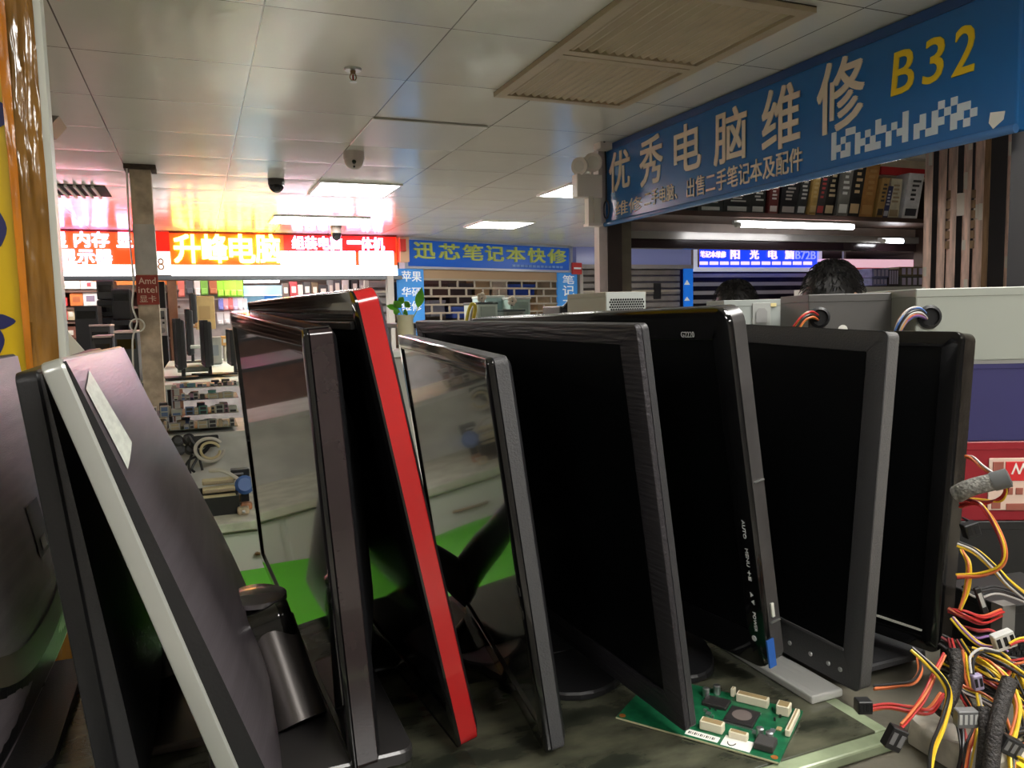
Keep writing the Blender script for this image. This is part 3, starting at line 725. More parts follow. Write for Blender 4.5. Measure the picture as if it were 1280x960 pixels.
# upright wood strips (edges of stored boards)
m_wood = mat('weathered_wood', (214, 182, 168), .65, var=.3, vscale=10, stretch=(8, 8, 1), bump=.4, bscale=40)  # pale pink base colour includes the light falling on the boards
m_wood2 = mat('weathered_wood_brown', (140, 110, 80), .65, var=.35, vscale=10, stretch=(8, 8, 1), bump=.4, bscale=40)
strips = [(1154, 1163, 'pale pinkish wood board, the one by the shelf of boxes'), (1171, 1180, 'narrow wood board standing second from the shelf of boxes'), (1183, 1193, 'wood board standing third from the shelf of boxes'), (1202, 1211, 'wood board with torn white paper at its top'), (1216, 1226, 'wood board beside a brown dowel-edged one'), (1226, 1234, 'dark brown wood board standing in the gap'), (1256, 1272, 'widest wood board with a pale scuffed face')]
for i, (a, b, lb) in enumerate(strips):
    dist = 2.8
    p = UD((a), 300, dist); q = UD(b, 300, dist); wd = (q - p).length
    dirx = Vector((p.x, p.y, 0)).normalized(); sx = Vector((dirx.y, -dirx.x, 0))
    ztop = .80
    t = thing('wood_board', lb, 'board', (p.x, p.y, FLOOR), group='boards stood on edge by the stall')
    M0 = axes((p.x, p.y, 0), sx, dirx, (0, 0, 1))
    put('plank', bx((0, 0, FLOOR), (wd, .05, ztop), M0, bev=.003, seg=1), m_wood if i != 5 else m_wood2, t)
    if i in (0, 3, 4, 6):
        bm = BM()
        for k in range(5):
            z_ = random.Random(i * 7 + k).uniform(-.05, .6); u = wd * random.Random(k).uniform(-.1, .5)
            box(bm, (u, -.004, z_), (u + wd * .45, .002, z_ + random.Random(k + i).uniform(.02, .07)), M0)
        if i == 3: box(bm, (-.03, -.004, .32), (wd * .2, .01, .40), M0); box(bm, (-.004, -.006, .58), (wd * 1.05, .01, .66), M0)
        put('paper_scraps', bm, mat('scrap_white', (214, 206, 194), .7), t)
    if i in (1, 3):
        bm = BM()
        for k in range(6): box(bm, (wd, .0, .2 + k * .036), (wd + .014, .012, .228 + k * .036), M0)
        put('hinge_strip', bm, m_wood2, t)
pc = UD(1280, 150, 2.36); d_ = Vector((pc.x, pc.y, 0)).normalized(); s_ = Vector((d_.y, -d_.x, 0))
t = thing('door_frame', 'dark upright frame at the end of the big blue sign', 'frame', (pc.x, pc.y, FLOOR))
put('frame_post', bx((-.03, 0, FLOOR), (.12, .06, .95), axes((pc.x, pc.y, 0), s_, d_, (0, 0, 1))), mat('frame_dark', (52, 50, 54), .4), t)
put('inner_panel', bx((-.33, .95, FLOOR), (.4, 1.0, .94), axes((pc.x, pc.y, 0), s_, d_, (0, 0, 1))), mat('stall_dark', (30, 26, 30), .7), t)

# ------------------------------------------------------------------ people (standing behind the power supplies)
def person(px, py_top, dist, yaw, label, hair_m, shirt_rgb, scl=1.0, wide=1.0):
    top = UD(px, py_top, dist); x, y = top.x, top.y; hgt = top.z - FLOOR
    t = thing('person', label, 'person', (x, y, FLOOR), rot=rotz(yaw))
    k = hgt / 1.70
    V = []; E = []; R = []
    def add(p, r, par=None):
        V.append(Vector(p) * k); R.append(r * k)
        if par is not None: E.append((par, len(V) - 1))
        return len(V) - 1
    # facing +Y locally
    pel = add((0, 0, .93), .135)
    wst = add((0, 0, 1.08), .125, pel); ch = add((0, .01, 1.27), .145, wst); up = add((0, -.01, 1.38), .12, ch)
    nk = add((0, .0, 1.455), .052, up); nk2 = add((0, .015, 1.52), .05, nk); hd = add((0, .025, 1.585), .078 * wide, nk2); hd2 = add((0, .02, 1.635), .068 * wide, hd)
    for s in (-1, 1):
        sh = add((s * .165, -.01, 1.385), .06, up); el = add((s * .235, -.03, 1.13), .043, sh); wr = add((s * .22, .12, .95), .03, el); hn = add((s * .2, .19, .92), .032, wr)
        for f in range(5):
            a = (-.032 + .016 * f) * s; l = (.05, .075, .085, .08, .062)[f]
            f1 = add((s * .2 + a, .19 + .045 if f else .21, .915 - (.02 if f == 0 else 0)), .011, hn); f2 = add((s * .2 + a * 1.1, .19 + l + .03, .885), .009, f1)
        hp = add((s * .09, 0, .87), .095, pel); kn = add((s * .1, .02, .48), .062, hp); an = add((s * .1, -.02, .09), .042, kn); to = add((s * .11, .12, .04), .04, an)
    me = bpy.data.meshes.new('body'); me.from_pydata(V, E, [])
    o = bpy.data.objects.new('body', me); COL.objects.link(o)
    md = o.modifiers.new('s', 'SKIN'); sv = me.skin_vertices[0].data
    for i, r in enumerate(R): sv[i].radius = (r, r); sv[i].use_root = (i == 0)
    o.modifiers.new('ss', 'SUBSURF').levels = 2
    dg = bpy.context.evaluated_depsgraph_get(); me2 = bpy.data.meshes.new_from_object(o.evaluated_get(dg))
    bpy.data.objects.remove(o)
    for p in me2.polygons: p.use_smooth = True
    skin = mat('skin', (196, 150, 122), .5, var=.05, vscale=20)
    me2.materials.clear(); me2.materials.append(skin)
    body = bpy.data.objects.new('body', me2); COL.objects.link(body); body.parent = t
    # clothes follow the body: inflated copies cut by height
    def cloth(name, z0, z1, m, off, armcut=None):
        bm = bmesh.new(); bm.from_mesh(me2); bm.normal_update()
        dl = [f for f in bm.faces if not (z0 * k < f.calc_center_median().z < z1 * k) or (armcut and abs(f.calc_center_median().x) > armcut * k and f.calc_center_median().z < 1.16 * k)]
        if name == 'trousers': dl = [f for f in bm.faces if not (z0 * k < f.calc_center_median().z < z1 * k) or abs(f.calc_center_median().x) > .185 * k or f.calc_center_median().y > .14 * k]
        bmesh.ops.delete(bm, geom=dl, context='FACES')
        for v in bm.verts: v.co += v.normal * off
        return put(name, bm, m, t, True, world=False)
    cloth('shirt', .9, 1.46, mat('shirt_' + name_of(shirt_rgb), shirt_rgb, .8, var=.08), .012, .21)
    cloth('trousers', .08, .97, mat('trouser_blue', (40, 44, 58), .8), .01)
    # head: skull, face, ears, hair
    c = Vector((0, .02, 1.602)) * k
    bm = BM(); bmesh.ops.create_uvsphere(bm, u_segments=32, v_segments=20, radius=1)
    for v in bm.verts:
        p = v.co.copy(); q = Vector((p.x * .076, p.y * .095, p.z * .112))
        if p.z < -.2: q.x *= 1 + .28 * (p.z + .2); q.y += .012 * -(p.z + .2)
        if p.y > .3: q.y *= .96
        v.co = c + Vector((q.x * wide, q.y, q.z - .01)) * k
    head = put('head', bm, skin, t, True, world=False)
    bm = BM(); prism(bm, [(0, .03), (.022, -.018), (0, -.022)], -.012, .012, axes(c + Vector((0, .092, -.01)) * k, (0, 1, 0), (0, 0, 1), (1, 0, 0))); put('nose', bm, skin, head, True, world=False)
    put('mouth', bx(c + Vector((-.024, .088, -.062)) * k, c + Vector((.024, .094, -.054)) * k, bev=.002), mat('lips', (160, 96, 88), .5), head, world=False)
    for s in (-1, 1):
        bm = BM(); bmesh.ops.create_uvsphere(bm, u_segments=14, v_segments=10, radius=1, matrix=Matrix.Translation(c + Vector((s * .031, .083, .008)) * k) @ Matrix.Diagonal((.013, .009, .008, 1))); put('eye', bm, mat('eye_dark', (40, 32, 30), .2), head, True, world=False)
        bm = BM(); bmesh.ops.create_uvsphere(bm, u_segments=16, v_segments=12, radius=1, matrix=Matrix.Translation(c + Vector((s * .079 * wide, -.002, -.012)) * k) @ Matrix.Rotation(s * .35, 4, 'Z') @ Matrix.Diagonal((.011, .021, .033, 1))); put('ear', bm, skin, head, True, world=False)
    bm = BM(); bmesh.ops.create_uvsphere(bm, u_segments=64, v_segments=40, radius=1)
    for v in bm.verts:
        p = v.co.copy(); q = Vector((p.x * .089 * wide, p.y * .109, p.z * .125))
        tuft = noise.noise(Vector((p.x * 9, p.y * 9, p.z * 3))) * .005 + noise.noise(Vector((p.x * 24, p.y * 24, p.z * 6))) * .004
        q *= 1 + tuft / .1
        v.co = c + Vector((q.x, q.y - .006, q.z)) * k
    # hair line: open at the face and below the nape, short round the ears
    dl = []
    for f in bm.faces:
        m_ = (f.calc_center_median() - c) / k
        if (m_.y > .045 and m_.z < .055) or m_.z < -.06 or (abs(m_.x) > .055 and m_.z < -.005 and m_.y > -.045): dl.append(f)
    bmesh.ops.delete(bm, geom=dl, context='FACES')
    put('hair', bm, hair_m, t, True, world=False)
    bm = BM(); rr = random.Random(int(px))
    for i in range(700):
        a = rr.uniform(0, 2 * pi); e = rr.uniform(.15, 1.45); n_ = Vector((cos(a) * cos(e), sin(a) * cos(e), sin(e)))
        if n_.y > .75: continue
        b0 = c + Vector((n_.x * .088 * wide, n_.y * .108 - .006, n_.z * .124)) * k
        dv = Vector((n_.x + rr.uniform(-.5, .5), n_.y + rr.uniform(-.5, .5), -.3)); dv = (dv - n_ * dv.dot(n_) * .75).normalized() * .022
        tube(bm, [b0, b0 + dv * .5 + n_ * .005, b0 + dv + n_ * .002], [.0011, .0010, .0004], 4, 3)
    put('hair_strands', bm, hair_m, t, True, world=False)
    for s in (-1, 1):
        put('shoe', prism(BM(), [(-.045, -.07), (.045, -.07), (.05, .1), (.03, .17), (-.03, .17), (-.05, .1)], 0, .075, Matrix.Translation(Vector((s * .105, 0, 0)) * k)), mat('shoe_dark', (36, 34, 34), .5), t, world=False)
    return t
def name_of(rgb): return '%02x%02x%02x' % rgb
m_hair = mat('black_hair', (24, 22, 22), .5, bump=.3, bscale=160)
person(1038, 334, 2.45, radians(-78), 'person with tousled black hair standing behind the dark grey power supply', m_hair, (70, 80, 110), wide=1.0)
person(922, 356, 3.35, radians(10), 'person with short black hair seen from behind, standing deeper inside the stall', m_hair, (90, 86, 90))

# ------------------------------------------------------------------ counter with glass top
m_ctop = mat('dusty_counter', (88, 84, 72), .7, var=.35, vscale=14, bump=.4, bscale=80)
t = thing('counter', 'shop counter carrying the glass sheet, the monitors and the power supplies', 'counter', (.35, .95, FLOOR))
put('counter_top', prism(BM(), [(-.75, .30), (1.75, .30), (1.75, 1.22), (.46, 1.22), (.46, .945), (-.75, .945)], TZ - .05, TZ - .012), m_ctop, t)
put('carcass', prism(BM(), [(-.72, .34), (1.72, .34), (1.72, 1.18), (.48, 1.18), (.48, .91), (-.72, .91)], FLOOR, TZ - .05), mat('counter_body', (150, 144, 132), .6, var=.1), t)
m_glass = mat('dark_glass_top', (38, 41, 34), .12, var=.5, vscale=16, second=(92, 92, 76), stretch=(1, 2.2, 1), spec=.7, bump=.08, bscale=200)
t = thing('glass_sheet', 'thick dusty dark green glass sheet under the leaning monitors', 'glass sheet', (.0, .8, TZ - .011))
put('sheet', prism(BM(), [(-.70, .478), (.532, .478), (.532, 1.16), (.47, 1.16), (.47, .935), (-.70, .935)], TZ - .011, TZ), m_glass, t)
m_gedge = mat('glass_edge_green', (146, 158, 128), .15, var=.25, vscale=20, spec=.8)
bm = BM(); box(bm, (-.70, .462, TZ - .011), (.548, .478, TZ - .001), bev=.002); box(bm, (.532, .478, TZ - .011), (.548, 1.16, TZ - .001), bev=.002)
s = put('polished_edge', bm, m_gedge, t); s['label'] = 'pale green polished glass edge'

# ------------------------------------------------------------------ monitors leaning in a row
FIT = {
'M2': ([0.0723, 0.5829, -0.0079], [-0.0514, 0.9981, 0.0348], [0.9964, 0.0488, 0.0699], [-0.068, -0.0383, 0.9969], [0.3615, 0.5531, 0.0214]),
'M3': ([0.1092, 0.5763, 0.0200], [-0.0801, 0.9968, 0.0067], [0.9777, 0.0772, 0.1955], [-0.1943, -0.0222, 0.9807], [0.3925, 0.5431, 0.0172]),
'M4': ([0.2057, 0.555, -0.034], [0.1103, 0.9938, 0.014], [0.9852, -0.1112, 0.1305], [-0.1312, 0.0006, 0.9914], [0.3363, 0.52, 0.0164]),
'M5': ([0.317, 0.5196, -0.0105], [-0.0631, 0.998, 0.0064], [0.9879, 0.0615, 0.1427], [-0.142, -0.0153, 0.9897], [0.3529, 0.5326, 0.0121]),
'M6': ([0.4328, 0.5581, 0.0017], [-0.1206, 0.9926, -0.0158], [0.9813, 0.1216, 0.1494], [-0.1502, -0.0025, 0.9887], [0.3501, 0.52, 0.0223]),
'M7': ([0.5723, 0.5094, -0.023], [-0.0766, 0.9965, 0.0335], [0.996, 0.078, -0.0437], [0.0462, -0.03, 0.9985], [0.3401, 0.5, 0.0165]),
'M8': ([0.6884, 0.5261, -0.0267], [-0.2139, 0.9768, 0.0057], [0.9731, 0.2136, -0.0859], [0.0851, 0.0129, 0.9963], [0.3205, 0.5, 0.0297]),
'M1': ([-0.0927, 0.5559, -0.0249], [-0.0123, 0.9998, -0.0147], [0.9559, 0.0161, 0.2933], [-0.2935, 0.0104, 0.9559], [0.3555, 0.5, 0.0132]),
'M1a': ([-0.1209, 0.6314, -0.0341], [-0.02, 0.9998, 0.0008], [0.9943, 0.0198, 0.1049], [-0.1049, -0.0029, 0.9945], [0.3334, 0.5, 0.0152]),
'M0': ([-0.235, 0.62, -0.037], [0.02, 0.9998, 0.0], [0.995, -0.02, 0.10], [-0.10, 0.002, 0.995], [0.333, 0.49, 0.018]),
}
def frame_of(k):
    A, u, n, v, (Hh, W, T) = FIT[k]
    u = Vector(u).normalized(); v = Vector(v); v = (v - u * v.dot(u)).normalized(); n = u.cross(v)
    A = Vector(A); C = A - v * Hh
    return C, n, u, v, Hh, W, T
def frame_ring(bm, W, Hh, x0, x1, b, bt=None, bb=None, rad=.012, M=None):
    """rectangular bezel: outer rounded outline, inner opening, from depth x0 to x1"""
    bt = b if bt is None else bt; bb = b if bb is None else bb
    n = 5; outer = rrect(0, 0, W, Hh, rad, n); inner = rrect(b, bb, W - b, Hh - bt, .0008, n)
    rings = []
    ch = .0018
    def ins(pts, d): 
        return rrect(d, d, W - d, Hh - d, max(.001, rad - d), n)
    for pts, x in ((inner, x1), (inner, x0 + .0006), (rrect(b - .0006, bb - .0006, W - b + .0006, Hh - bt + .0006, .001, n), x0), (ins(outer, ch), x0), (ins(outer, ch * .3), x0 + ch * .3), (outer, x0 + ch), (outer, x1 - ch), (ins(outer, ch), x1)):
        rings.append([bm.verts.new((x, p[0], p[1])) for p in pts])
    N = len(rings[0])
    for i in range(len(rings)):
        a = rings[i]; c = rings[(i + 1) % len(rings)]
        for k in range(N): bm.faces.new((a[k], a[(k + 1) % N], c[(k + 1) % N], c[k]))
    return bm
def plate(pts, z0, z1, ch=.002):
    bm = BM(); c = Vector((sum(p[0] for p in pts) / len(pts), sum(p[1] for p in pts) / len(pts)))
    def sh(d): return [tuple(Vector(p) + (c - Vector(p)).normalized() * d) for p in pts]
    rings = [[bm.verts.new((x, y, z)) for x, y in P] for P, z in ((sh(ch), z0), (pts, z0 + ch * .6), (pts, z1 - ch), (sh(ch), z1))]
    n = len(pts); bm.faces.new(rings[0][::-1]); bm.faces.new(rings[-1])
    for i in range(3):
        for k in range(n): bm.faces.new((rings[i][k], rings[i][(k + 1) % n], rings[i + 1][(k + 1) % n], rings[i + 1][k]))
    return bm
def monitor(k, label, m_bez, m_scr, m_side=None, bez=.017, bt=None, bb=None, rad=.01, base=None, m_base=None, neck=True, recess=.0025, split=None, backd=.03):
    C, n, u, v, Hh, W, T = frame_of(k)
    R = Matrix((n, u, v)).transposed()
    t = thing('computer_monitor', label, 'monitor', C, rot=R, group='monitors leaning in a row on the glass')
    L = dict(world=False)
    fs = T if split is None else T * split
    put('bezel', frame_ring(BM(), W, Hh, 0, fs, bez, bt, bb, rad), m_bez, t, True, **L)
    b = bez; t_ = b if bt is None else bt; b_ = b if bb is None else bb
    put('screen', bx((recess, b - .004, b_ - .004), (recess + .003, W - b + .004, Hh - t_ + .004)), m_scr, t, **L)
    # rear shell: side band plus a tapered back
    def loft(outs, cap):
        bm = BM(); rings = []
        for x, d, r in outs: rings.append([bm.verts.new((x, p[0], p[1])) for p in rrect(d, d, W - d, Hh - d, max(.001, r), 5)])
        N = len(rings[0])
        for i in range(len(rings) - 1):
            for q in range(N): bm.faces.new((rings[i][q], rings[i][(q + 1) % N], rings[i + 1][(q + 1) % N], rings[i + 1][q]))
        if cap: bm.faces.new(rings[-1])
        return bm
    put('side_band', loft([(fs - .0005, .003, rad), (fs - .0004, 0.0006, rad), (T, .0006, rad), (T + .0008, .0014, rad)], False), m_side or m_bez, t, True, **L)
    put('rear_shell', loft([(T + .0006, .0012, rad), (T + .004, .006, rad), (T + backd * .5, .05, .03), (T + backd, .085, .03), (T + backd + .003, .1, .03)], True), m_black, t, True, **L)
    if base:
        kind, pts, hb = base
        bo = put('stand_base', plate(pts, TZ, TZ + hb), m_base or m_gloss, t)
        if neck:
            cb = Vector((sum(p[0] for p in pts) / len(pts), sum(p[1] for p in pts) / len(pts), TZ + hb))
            top = C + u * W * .5 + v * .11 + n * (T + backd)
            cb.y = top.y + .01; cb.x = max(cb.x, (C + n * T).x + .045)
            put('stand_neck', tube(BM(), [cb - Vector((0, 0, .002)), cb.lerp(top, .5) + Vector((.012, 0, 0)), top], [.022, .02, .018], 14), m_base or m_gloss, t, True)
    return t, C, n, u, v, Hh, W, T
def mark(t, s, y, z, w_, h_, m, name='marking', rot=False, x=-.0004):
    """printed text on a bezel front (front looks toward local -X; reading direction runs from far to near)"""
    Mx = axes((x, y, z), (0, -1, 0), (0, 0, 1), (-1, 0, 0))
    if rot: Mx = Mx @ Matrix.Rotation(-pi / 2, 4, 'Z')
    return put(name, write(BM(), s, Mx, 0, w_, 0, h_, 0, .0004), m, t, world=False)

m_maroon = mat('dark_maroon_gloss', (44, 34, 36), .16, coat=.4, var=.12, vscale=30)
m_redb = mat('gloss_red_plastic', (176, 30, 32), .18, coat=.5)
m_side4 = mat('side_grey', (72, 72, 74), .5, bump=.3, bscale=700)
m_brbez = mat('brushed_black_bezel', (56, 54, 58), .42, metal=.3, bump=.8, bscale=260, stretch=(1, .06, 1))
m_mark = mat('white_print', (225, 225, 225), .5)

# M2: glossy monitor whose screen shows the room
t, C, n, u, v, Hh, W, T = monitor('M2', 'glossy dark maroon framed monitor with yellow glints along its top edge', m_gloss, mat('glossy_grey_screen', (22, 23, 24), .07, spec=1.0, coat=.6), m_maroon, .012, bt=.020, bb=.014, rad=.006, base=('r', rrect(.115, .76, .285, .93, .03), .010), m_base=m_gloss, split=.25)
put('top_strip', bx((.0012, .004, Hh - .0004), (T - .001, W - .004, Hh + .0006)), mat('mirror_black', (20, 19, 19), .05, coat=1.0, spec=1.0), t, world=False)  # mirror strip added so the top edge reflects the yellow sign
# M3: red
t, C, n, u, v, Hh, W, T = monitor('M3', 'black monitor with a bright glossy red side band, taller than its neighbours', m_gloss, mat('black_mirror_screen', (12, 12, 13), .09, spec=.8), m_redb, .016, bt=.022, bb=.03, rad=.012, base=('r', rrect(.235, .72, .41, .93, .05), .009), m_base=m_black, split=.10, backd=.022)
put('screen_ledge', bx((-.003, .02, Hh - .03), (.001, W - .12, Hh - .0235), bev=.001), m_black, t, world=False)
# M4
t, C, n, u, v, Hh, W, T = monitor('M4', 'glossy black framed monitor with a grey satin screen mirroring green', m_gloss, m_screen_gl, m_side4, .014, bt=.018, bb=.02, rad=.006, base=('e', ell(.335, .78, .085, .15), .008), m_base=m_black, split=.4, backd=.012)
for z in (.12, .14): put('side_button', bx((-.0012, .004, z), (.001, .012, z + .008), bev=.0005), m_gloss, t, world=False)
# M5
t, C, n, u, v, Hh, W, T = monitor('M5', 'wide monitor with a brushed charcoal bezel standing over the green circuit board', m_brbez, m_screen, m_dark, .026, bt=.017, bb=.026, rad=.005, base=('e', ell(.445, .77, .07, .155), .008), m_base=m_black, split=.55)
o_ = put('orange_tag', bx((.497, .715, TZ + .004), (.506, .724, TZ + .012)), mat('orange_tag', (170, 92, 50), .5), t)
# M6
t, C, n, u, v, Hh, W, T = monitor('M6', 'tall glossy black monitor with white button names down its bezel', m_gloss, m_screen, mat('side_grey_gloss', (66, 64, 64), .25, var=.15, vscale=30), .022, bt=.03, bb=.036, rad=.016, base=('p', [(.52, .66), (.62, .66), (.645, .9), (.50, .9)], .009), m_base=mat('shiny_grey_base', (120, 120, 122), .2, metal=.4), split=.35)
mark(t, 'G2220', .062, Hh - .027, .018, .0055, m_mark, 'model_marking')
for s, z, l in (('AUTO', .150, .018), ('MENU', .122, .018), ('+', .100, .005), ('-', .094, .004), ('▲', .078, .005), ('▼', .071, .005), ('POWER', .058, .02)): mark(t, s, .012, z, l, .0036, m_mark, 'button_marking', rot=True)
put('power_icon', lathe(BM(), [(.0028, 0), (.0028, .0004), (.002, .0004), (.002, 0)], axes((-.0004, .014, .03), (0, -1, 0), (0, 0, 1), (-1, 0, 0)), 16), m_mark, t, world=False)
put('blue_sticker', bx((.0005, -.0012, .004), (T * .42, .0006, .032)), mat('blue_sticker', (46, 96, 176), .35), t, world=False)
put('side_button', bx((T * .5, -.0015, .052), (T * .66, .0006, .066), bev=.0004), m_offw, t, world=False)
for z in (.046, .185): put('side_seam', bx((T * .42, -.0008, z), (T * .98, .0006, z + .0012)), m_steel, t, world=False)
# M7
t, C, n, u, v, Hh, W, T = monitor('M7', 'matte grey-black monitor with a wide bezel and rounded top corner', m_dark, m_screen, mat('side_grey_matte', (84, 83, 82), .55, bump=.3, bscale=600), .021, bt=.02, bb=.034, rad=.006, base=('r', rrect(.5805, .56, .70, .74, .012), .008), m_base=m_dark, split=.12)
for y in (.022, .036, .058, .085): put('bezel_button', lathe(BM(), [(.0022, -.0006), (.0024, .0006), (.0018, .0012)], axes((0, y, .014), (0, -1, 0), (0, 0, 1), (-1, 0, 0)), 14), m_steel, t, world=False)
put('screen_lip', bx((-.0012, .02, .0335), (.0006, .25, .036)), m_side4, t, world=False)
s_ = put('screen_stand_front', bx((.515, .535, TZ), (.5535, .74, TZ + .008), bev=.002), mat('brushed_silver_base', (206, 206, 202), .28, metal=.35, bump=.4, bscale=200, stretch=(1, .08, 1)), t)
# M8
t, C, n, u, v, Hh, W, T = monitor('M8', 'glossy black monitor with a scuffed edge next to the loose power cables', m_gloss, m_screen, mat('scuffed_gloss', (46, 42, 38), .2, var=.4, vscale=25, bump=.4, bscale=60), .019, bt=.016, bb=.018, rad=.008, base=('r', rrect(.70, .68, .83, .88, .04), .009), m_base=m_gloss, split=.3)
put('screen_lip', bx((-.0012, .016, .0185), (.0006, .3, .0205)), m_offw, t, world=False)

# monitors seen from behind, at the west end of the counter
m_brush = mat('brushed_back_cover', (122, 114, 120), .36, metal=.65, var=.12, vscale=9, stretch=(.3, .5, 9), bump=.12, bscale=60)
def backed(k, label, m_bez, m_back, m_rim, bulge, edge, base=None, bez=.015):
    C, n, u, v, Hh, W, T = frame_of(k); R = Matrix((n, u, v)).transposed()
    t = thing('computer_monitor', label, 'monitor', C, rot=R, group='monitors turned with their backs to the aisle')
    L = dict(world=False)
    put('bezel', frame_ring(BM(), W, Hh, 0, T, bez, rad=.008), m_bez, t, True, **L)
    put('screen', bx((.0025, bez - .004, bez - .004), (.0055, W - bez + .004, Hh - bez + .004)), m_screen, t, **L)
    ny, nz = 28, 28
    def X(a, b):
        e = edge * (1 - b) ** .8
        sy = 1 - abs(2 * a - 1) ** 3.5; sz = sin(pi * min(1, (1 - b) * .62 + .0)) ** 1.2 if b < 1 else 0
        return T + .0015 + e + bulge * sy * sz * (1 if b > .12 else b / .12 * .5 + .5)
    bm = BM(); g = [[bm.verts.new((X(i / ny, j / nz), .003 + (W - .006) * i / ny, .003 + (Hh - .006) * j / nz)) for j in range(nz + 1)] for i in range(ny + 1)]
    for i in range(ny):
        for j in range(nz): bm.faces.new((g[i][j], g[i + 1][j], g[i + 1][j + 1], g[i][j + 1]))
    put('back_cover', bm, m_back, t, True, **L)
    bm = BM(); loop = [g[0][j] for j in range(0)]
    bd = [(i, 0) for i in range(ny)] + [(ny, j) for j in range(nz)] + [(i, nz) for i in range(ny, 0, -1)] + [(0, j) for j in range(nz, 0, -1)]
    A_ = [bm.verts.new((X(i / ny, j / nz), .003 + (W - .006) * i / ny, .003 + (Hh - .006) * j / nz)) for i, j in bd]; B_ = [bm.verts.new((T - .001, .003 + (W - .006) * i / ny, .003 + (Hh - .006) * j / nz)) for i, j in bd]
    for q in range(len(bd)): bm.faces.new((A_[q], A_[(q + 1) % len(bd)], B_[(q + 1) % len(bd)], B_[q]))
    put('rear_rim', bm, m_rim, t, **L)
    return t, C, n, u, v, Hh, W, T, X
m_silver = mat('silver_side', (176, 178, 172), .28, metal=.35)
t, C, n, u, v, Hh, W, T, X = backed('M1', 'silver-edged monitor seen from its brushed grey back with a white sticker', m_silver, m_brush, m_black, .021, .015)
bm = BM()
def onback(a, b, off=.0008): return Vector((X(a, b) + off, .003 + (W - .006) * a, .003 + (Hh - .006) * b))
pts = [(.06, .985), (.22, .985), (.22, .79), (.165, .75), (.06, .79)]
lab = [(.05, .97), (.19, .97), (.205, .80), (.13, .765), (.05, .80)]
gv = []
for i in range(7):
    for j in range(7): pass
N_ = 6; G = [[None] * (N_ + 1) for _ in range(N_ + 1)]
for i in range(N_ + 1):
    for j in range(N_ + 1): G[i][j] = bm.verts.new(onback(.025 + .12 * i / N_, .77 + .03 * i / N_ + .17 * j / N_))
for i in range(N_):
    for j in range(N_): bm.faces.new((G[i][j], G[i + 1][j], G[i + 1][j + 1], G[i][j + 1]))
s = put('sticker', bm, mat('worn_sticker', (206, 210, 200), .5, var=.12, vscale=50, stretch=(1, 1, 4)), t, world=False); s['label'] = 'worn white information sticker'
# its stand: arm, round column, square foot
p1 = UY(300, 768, .80); p2 = UY(352, 765, .82)
m_col = mat('satin_black_column', (76, 72, 70), .34, metal=.55)
top = UY(333, 780, .73); bot = UZ(374, 905, TZ + .012)
put('stand_column', tube(BM(), [bot, top], .0255, 28, smoothpath=False), m_col, t, True)
hb = C + u * .25 + v * .19 + n * .03
put('stand_arm', bx((-.075, -.028, -.022), (.024, .028, .02), axes(top, Vector((.97, 0, .24)), (0, 1, 0), Vector((-.24, 0, .97))), bev=.012, seg=4), m_gloss, t, True)
put('column_cap', lathe(BM(), [(.026, 0), (.027, .005), (.02, .009), (.003, .0095)], axes(top + (top - bot).normalized() * .024, (1, 0, 0), (0, 1, 0), (top - bot).normalized()), 28), mat('cap_grey', (98, 94, 96), .2, metal=.5), t, True)
put('stand_base', plate(rrect(-.01, .60, .15, .80, .012), TZ, TZ + .012), mat('foot_grey', (58, 56, 56), .3, spec=.7), t)
# M1a thin black
t, C, n, u, v, Hh, W, T, X = backed('M1a', 'thin matte black monitor edge wedged before the silver-edged one', m_black, m_black, m_dark, .02, .012)
put('stand_base', plate(rrect(-.075, .70, .0, .93, .02), TZ, TZ + .008), mat('brown_black_base', (60, 54, 50), .3), t)
put('stand_neck', tube(BM(), [Vector((-.045, .85, TZ + .006)), Vector((-.06, .87, TZ + .07)), C + u * .25 + v * .12 + n * .03], .018, 12), m_black, t, True)
# M0 west-most
t, C, n, u, v, Hh, W, T, X = backed('M0', 'grey brushed-back monitor with a dark label at the west end of the counter', m_black, mat('brushed_grey_cover', (160, 150, 156), .42, metal=.45, var=.12, vscale=9, stretch=(.4, .8, 9), bump=.25, bscale=120), m_black, .022, .006)
def curvepatch(a0, a1, b0, b1, off, na=8, nb=8):
    bm = BM(); G = [[bm.verts.new(onback2(a0 + (a1 - a0) * i / na, b0 + (b1 - b0) * j / nb, off)) for j in range(nb + 1)] for i in range(na + 1)]
    for i in range(na):
        for j in range(nb): bm.faces.new((G[i][j], G[i + 1][j], G[i + 1][j + 1], G[i][j + 1]))
    return bm
def onback2(a, b, off): return Vector((X(a, b) + off, .003 + (W - .006) * a, .003 + (Hh - .006) * b))
put('label_plate', curvepatch(.60, .72, .36, .53, .0008), mat('dark_label', (52, 52, 54), .4), t, world=False)
s = put('label_square', curvepatch(.63, .68, .375, .415, .0016), m_paper, t, world=False); s['label'] = 'small white square on the dark label'
bm = BM(); na = 24
lo = [onback2(.02 + .96 * i / na, .02 + .23 * (abs(2 * i / na - 1)) ** 2.5 + .11, .0012) for i in range(na + 1)]; hi = [onback2(.02 + .96 * i / na, .10 + .23 * (abs(2 * i / na - 1)) ** 2.5 + .11, .0012) for i in range(na + 1)]
a_ = [bm.verts.new(p) for p in lo]; b_ = [bm.verts.new(p) for p in hi]
for i in range(na): bm.faces.new((a_[i], a_[i + 1], b_[i + 1], b_[i]))
put('trim_band', bm, mat('taupe_band', (98, 88, 76), .4), t, world=False)
bm = BM(); c_ = [onback2(.02 + .96 * i / na, .02, .0012) for i in range(na + 1)]
a_ = [bm.verts.new(p) for p in c_]; b_ = [bm.verts.new(p) for p in lo]
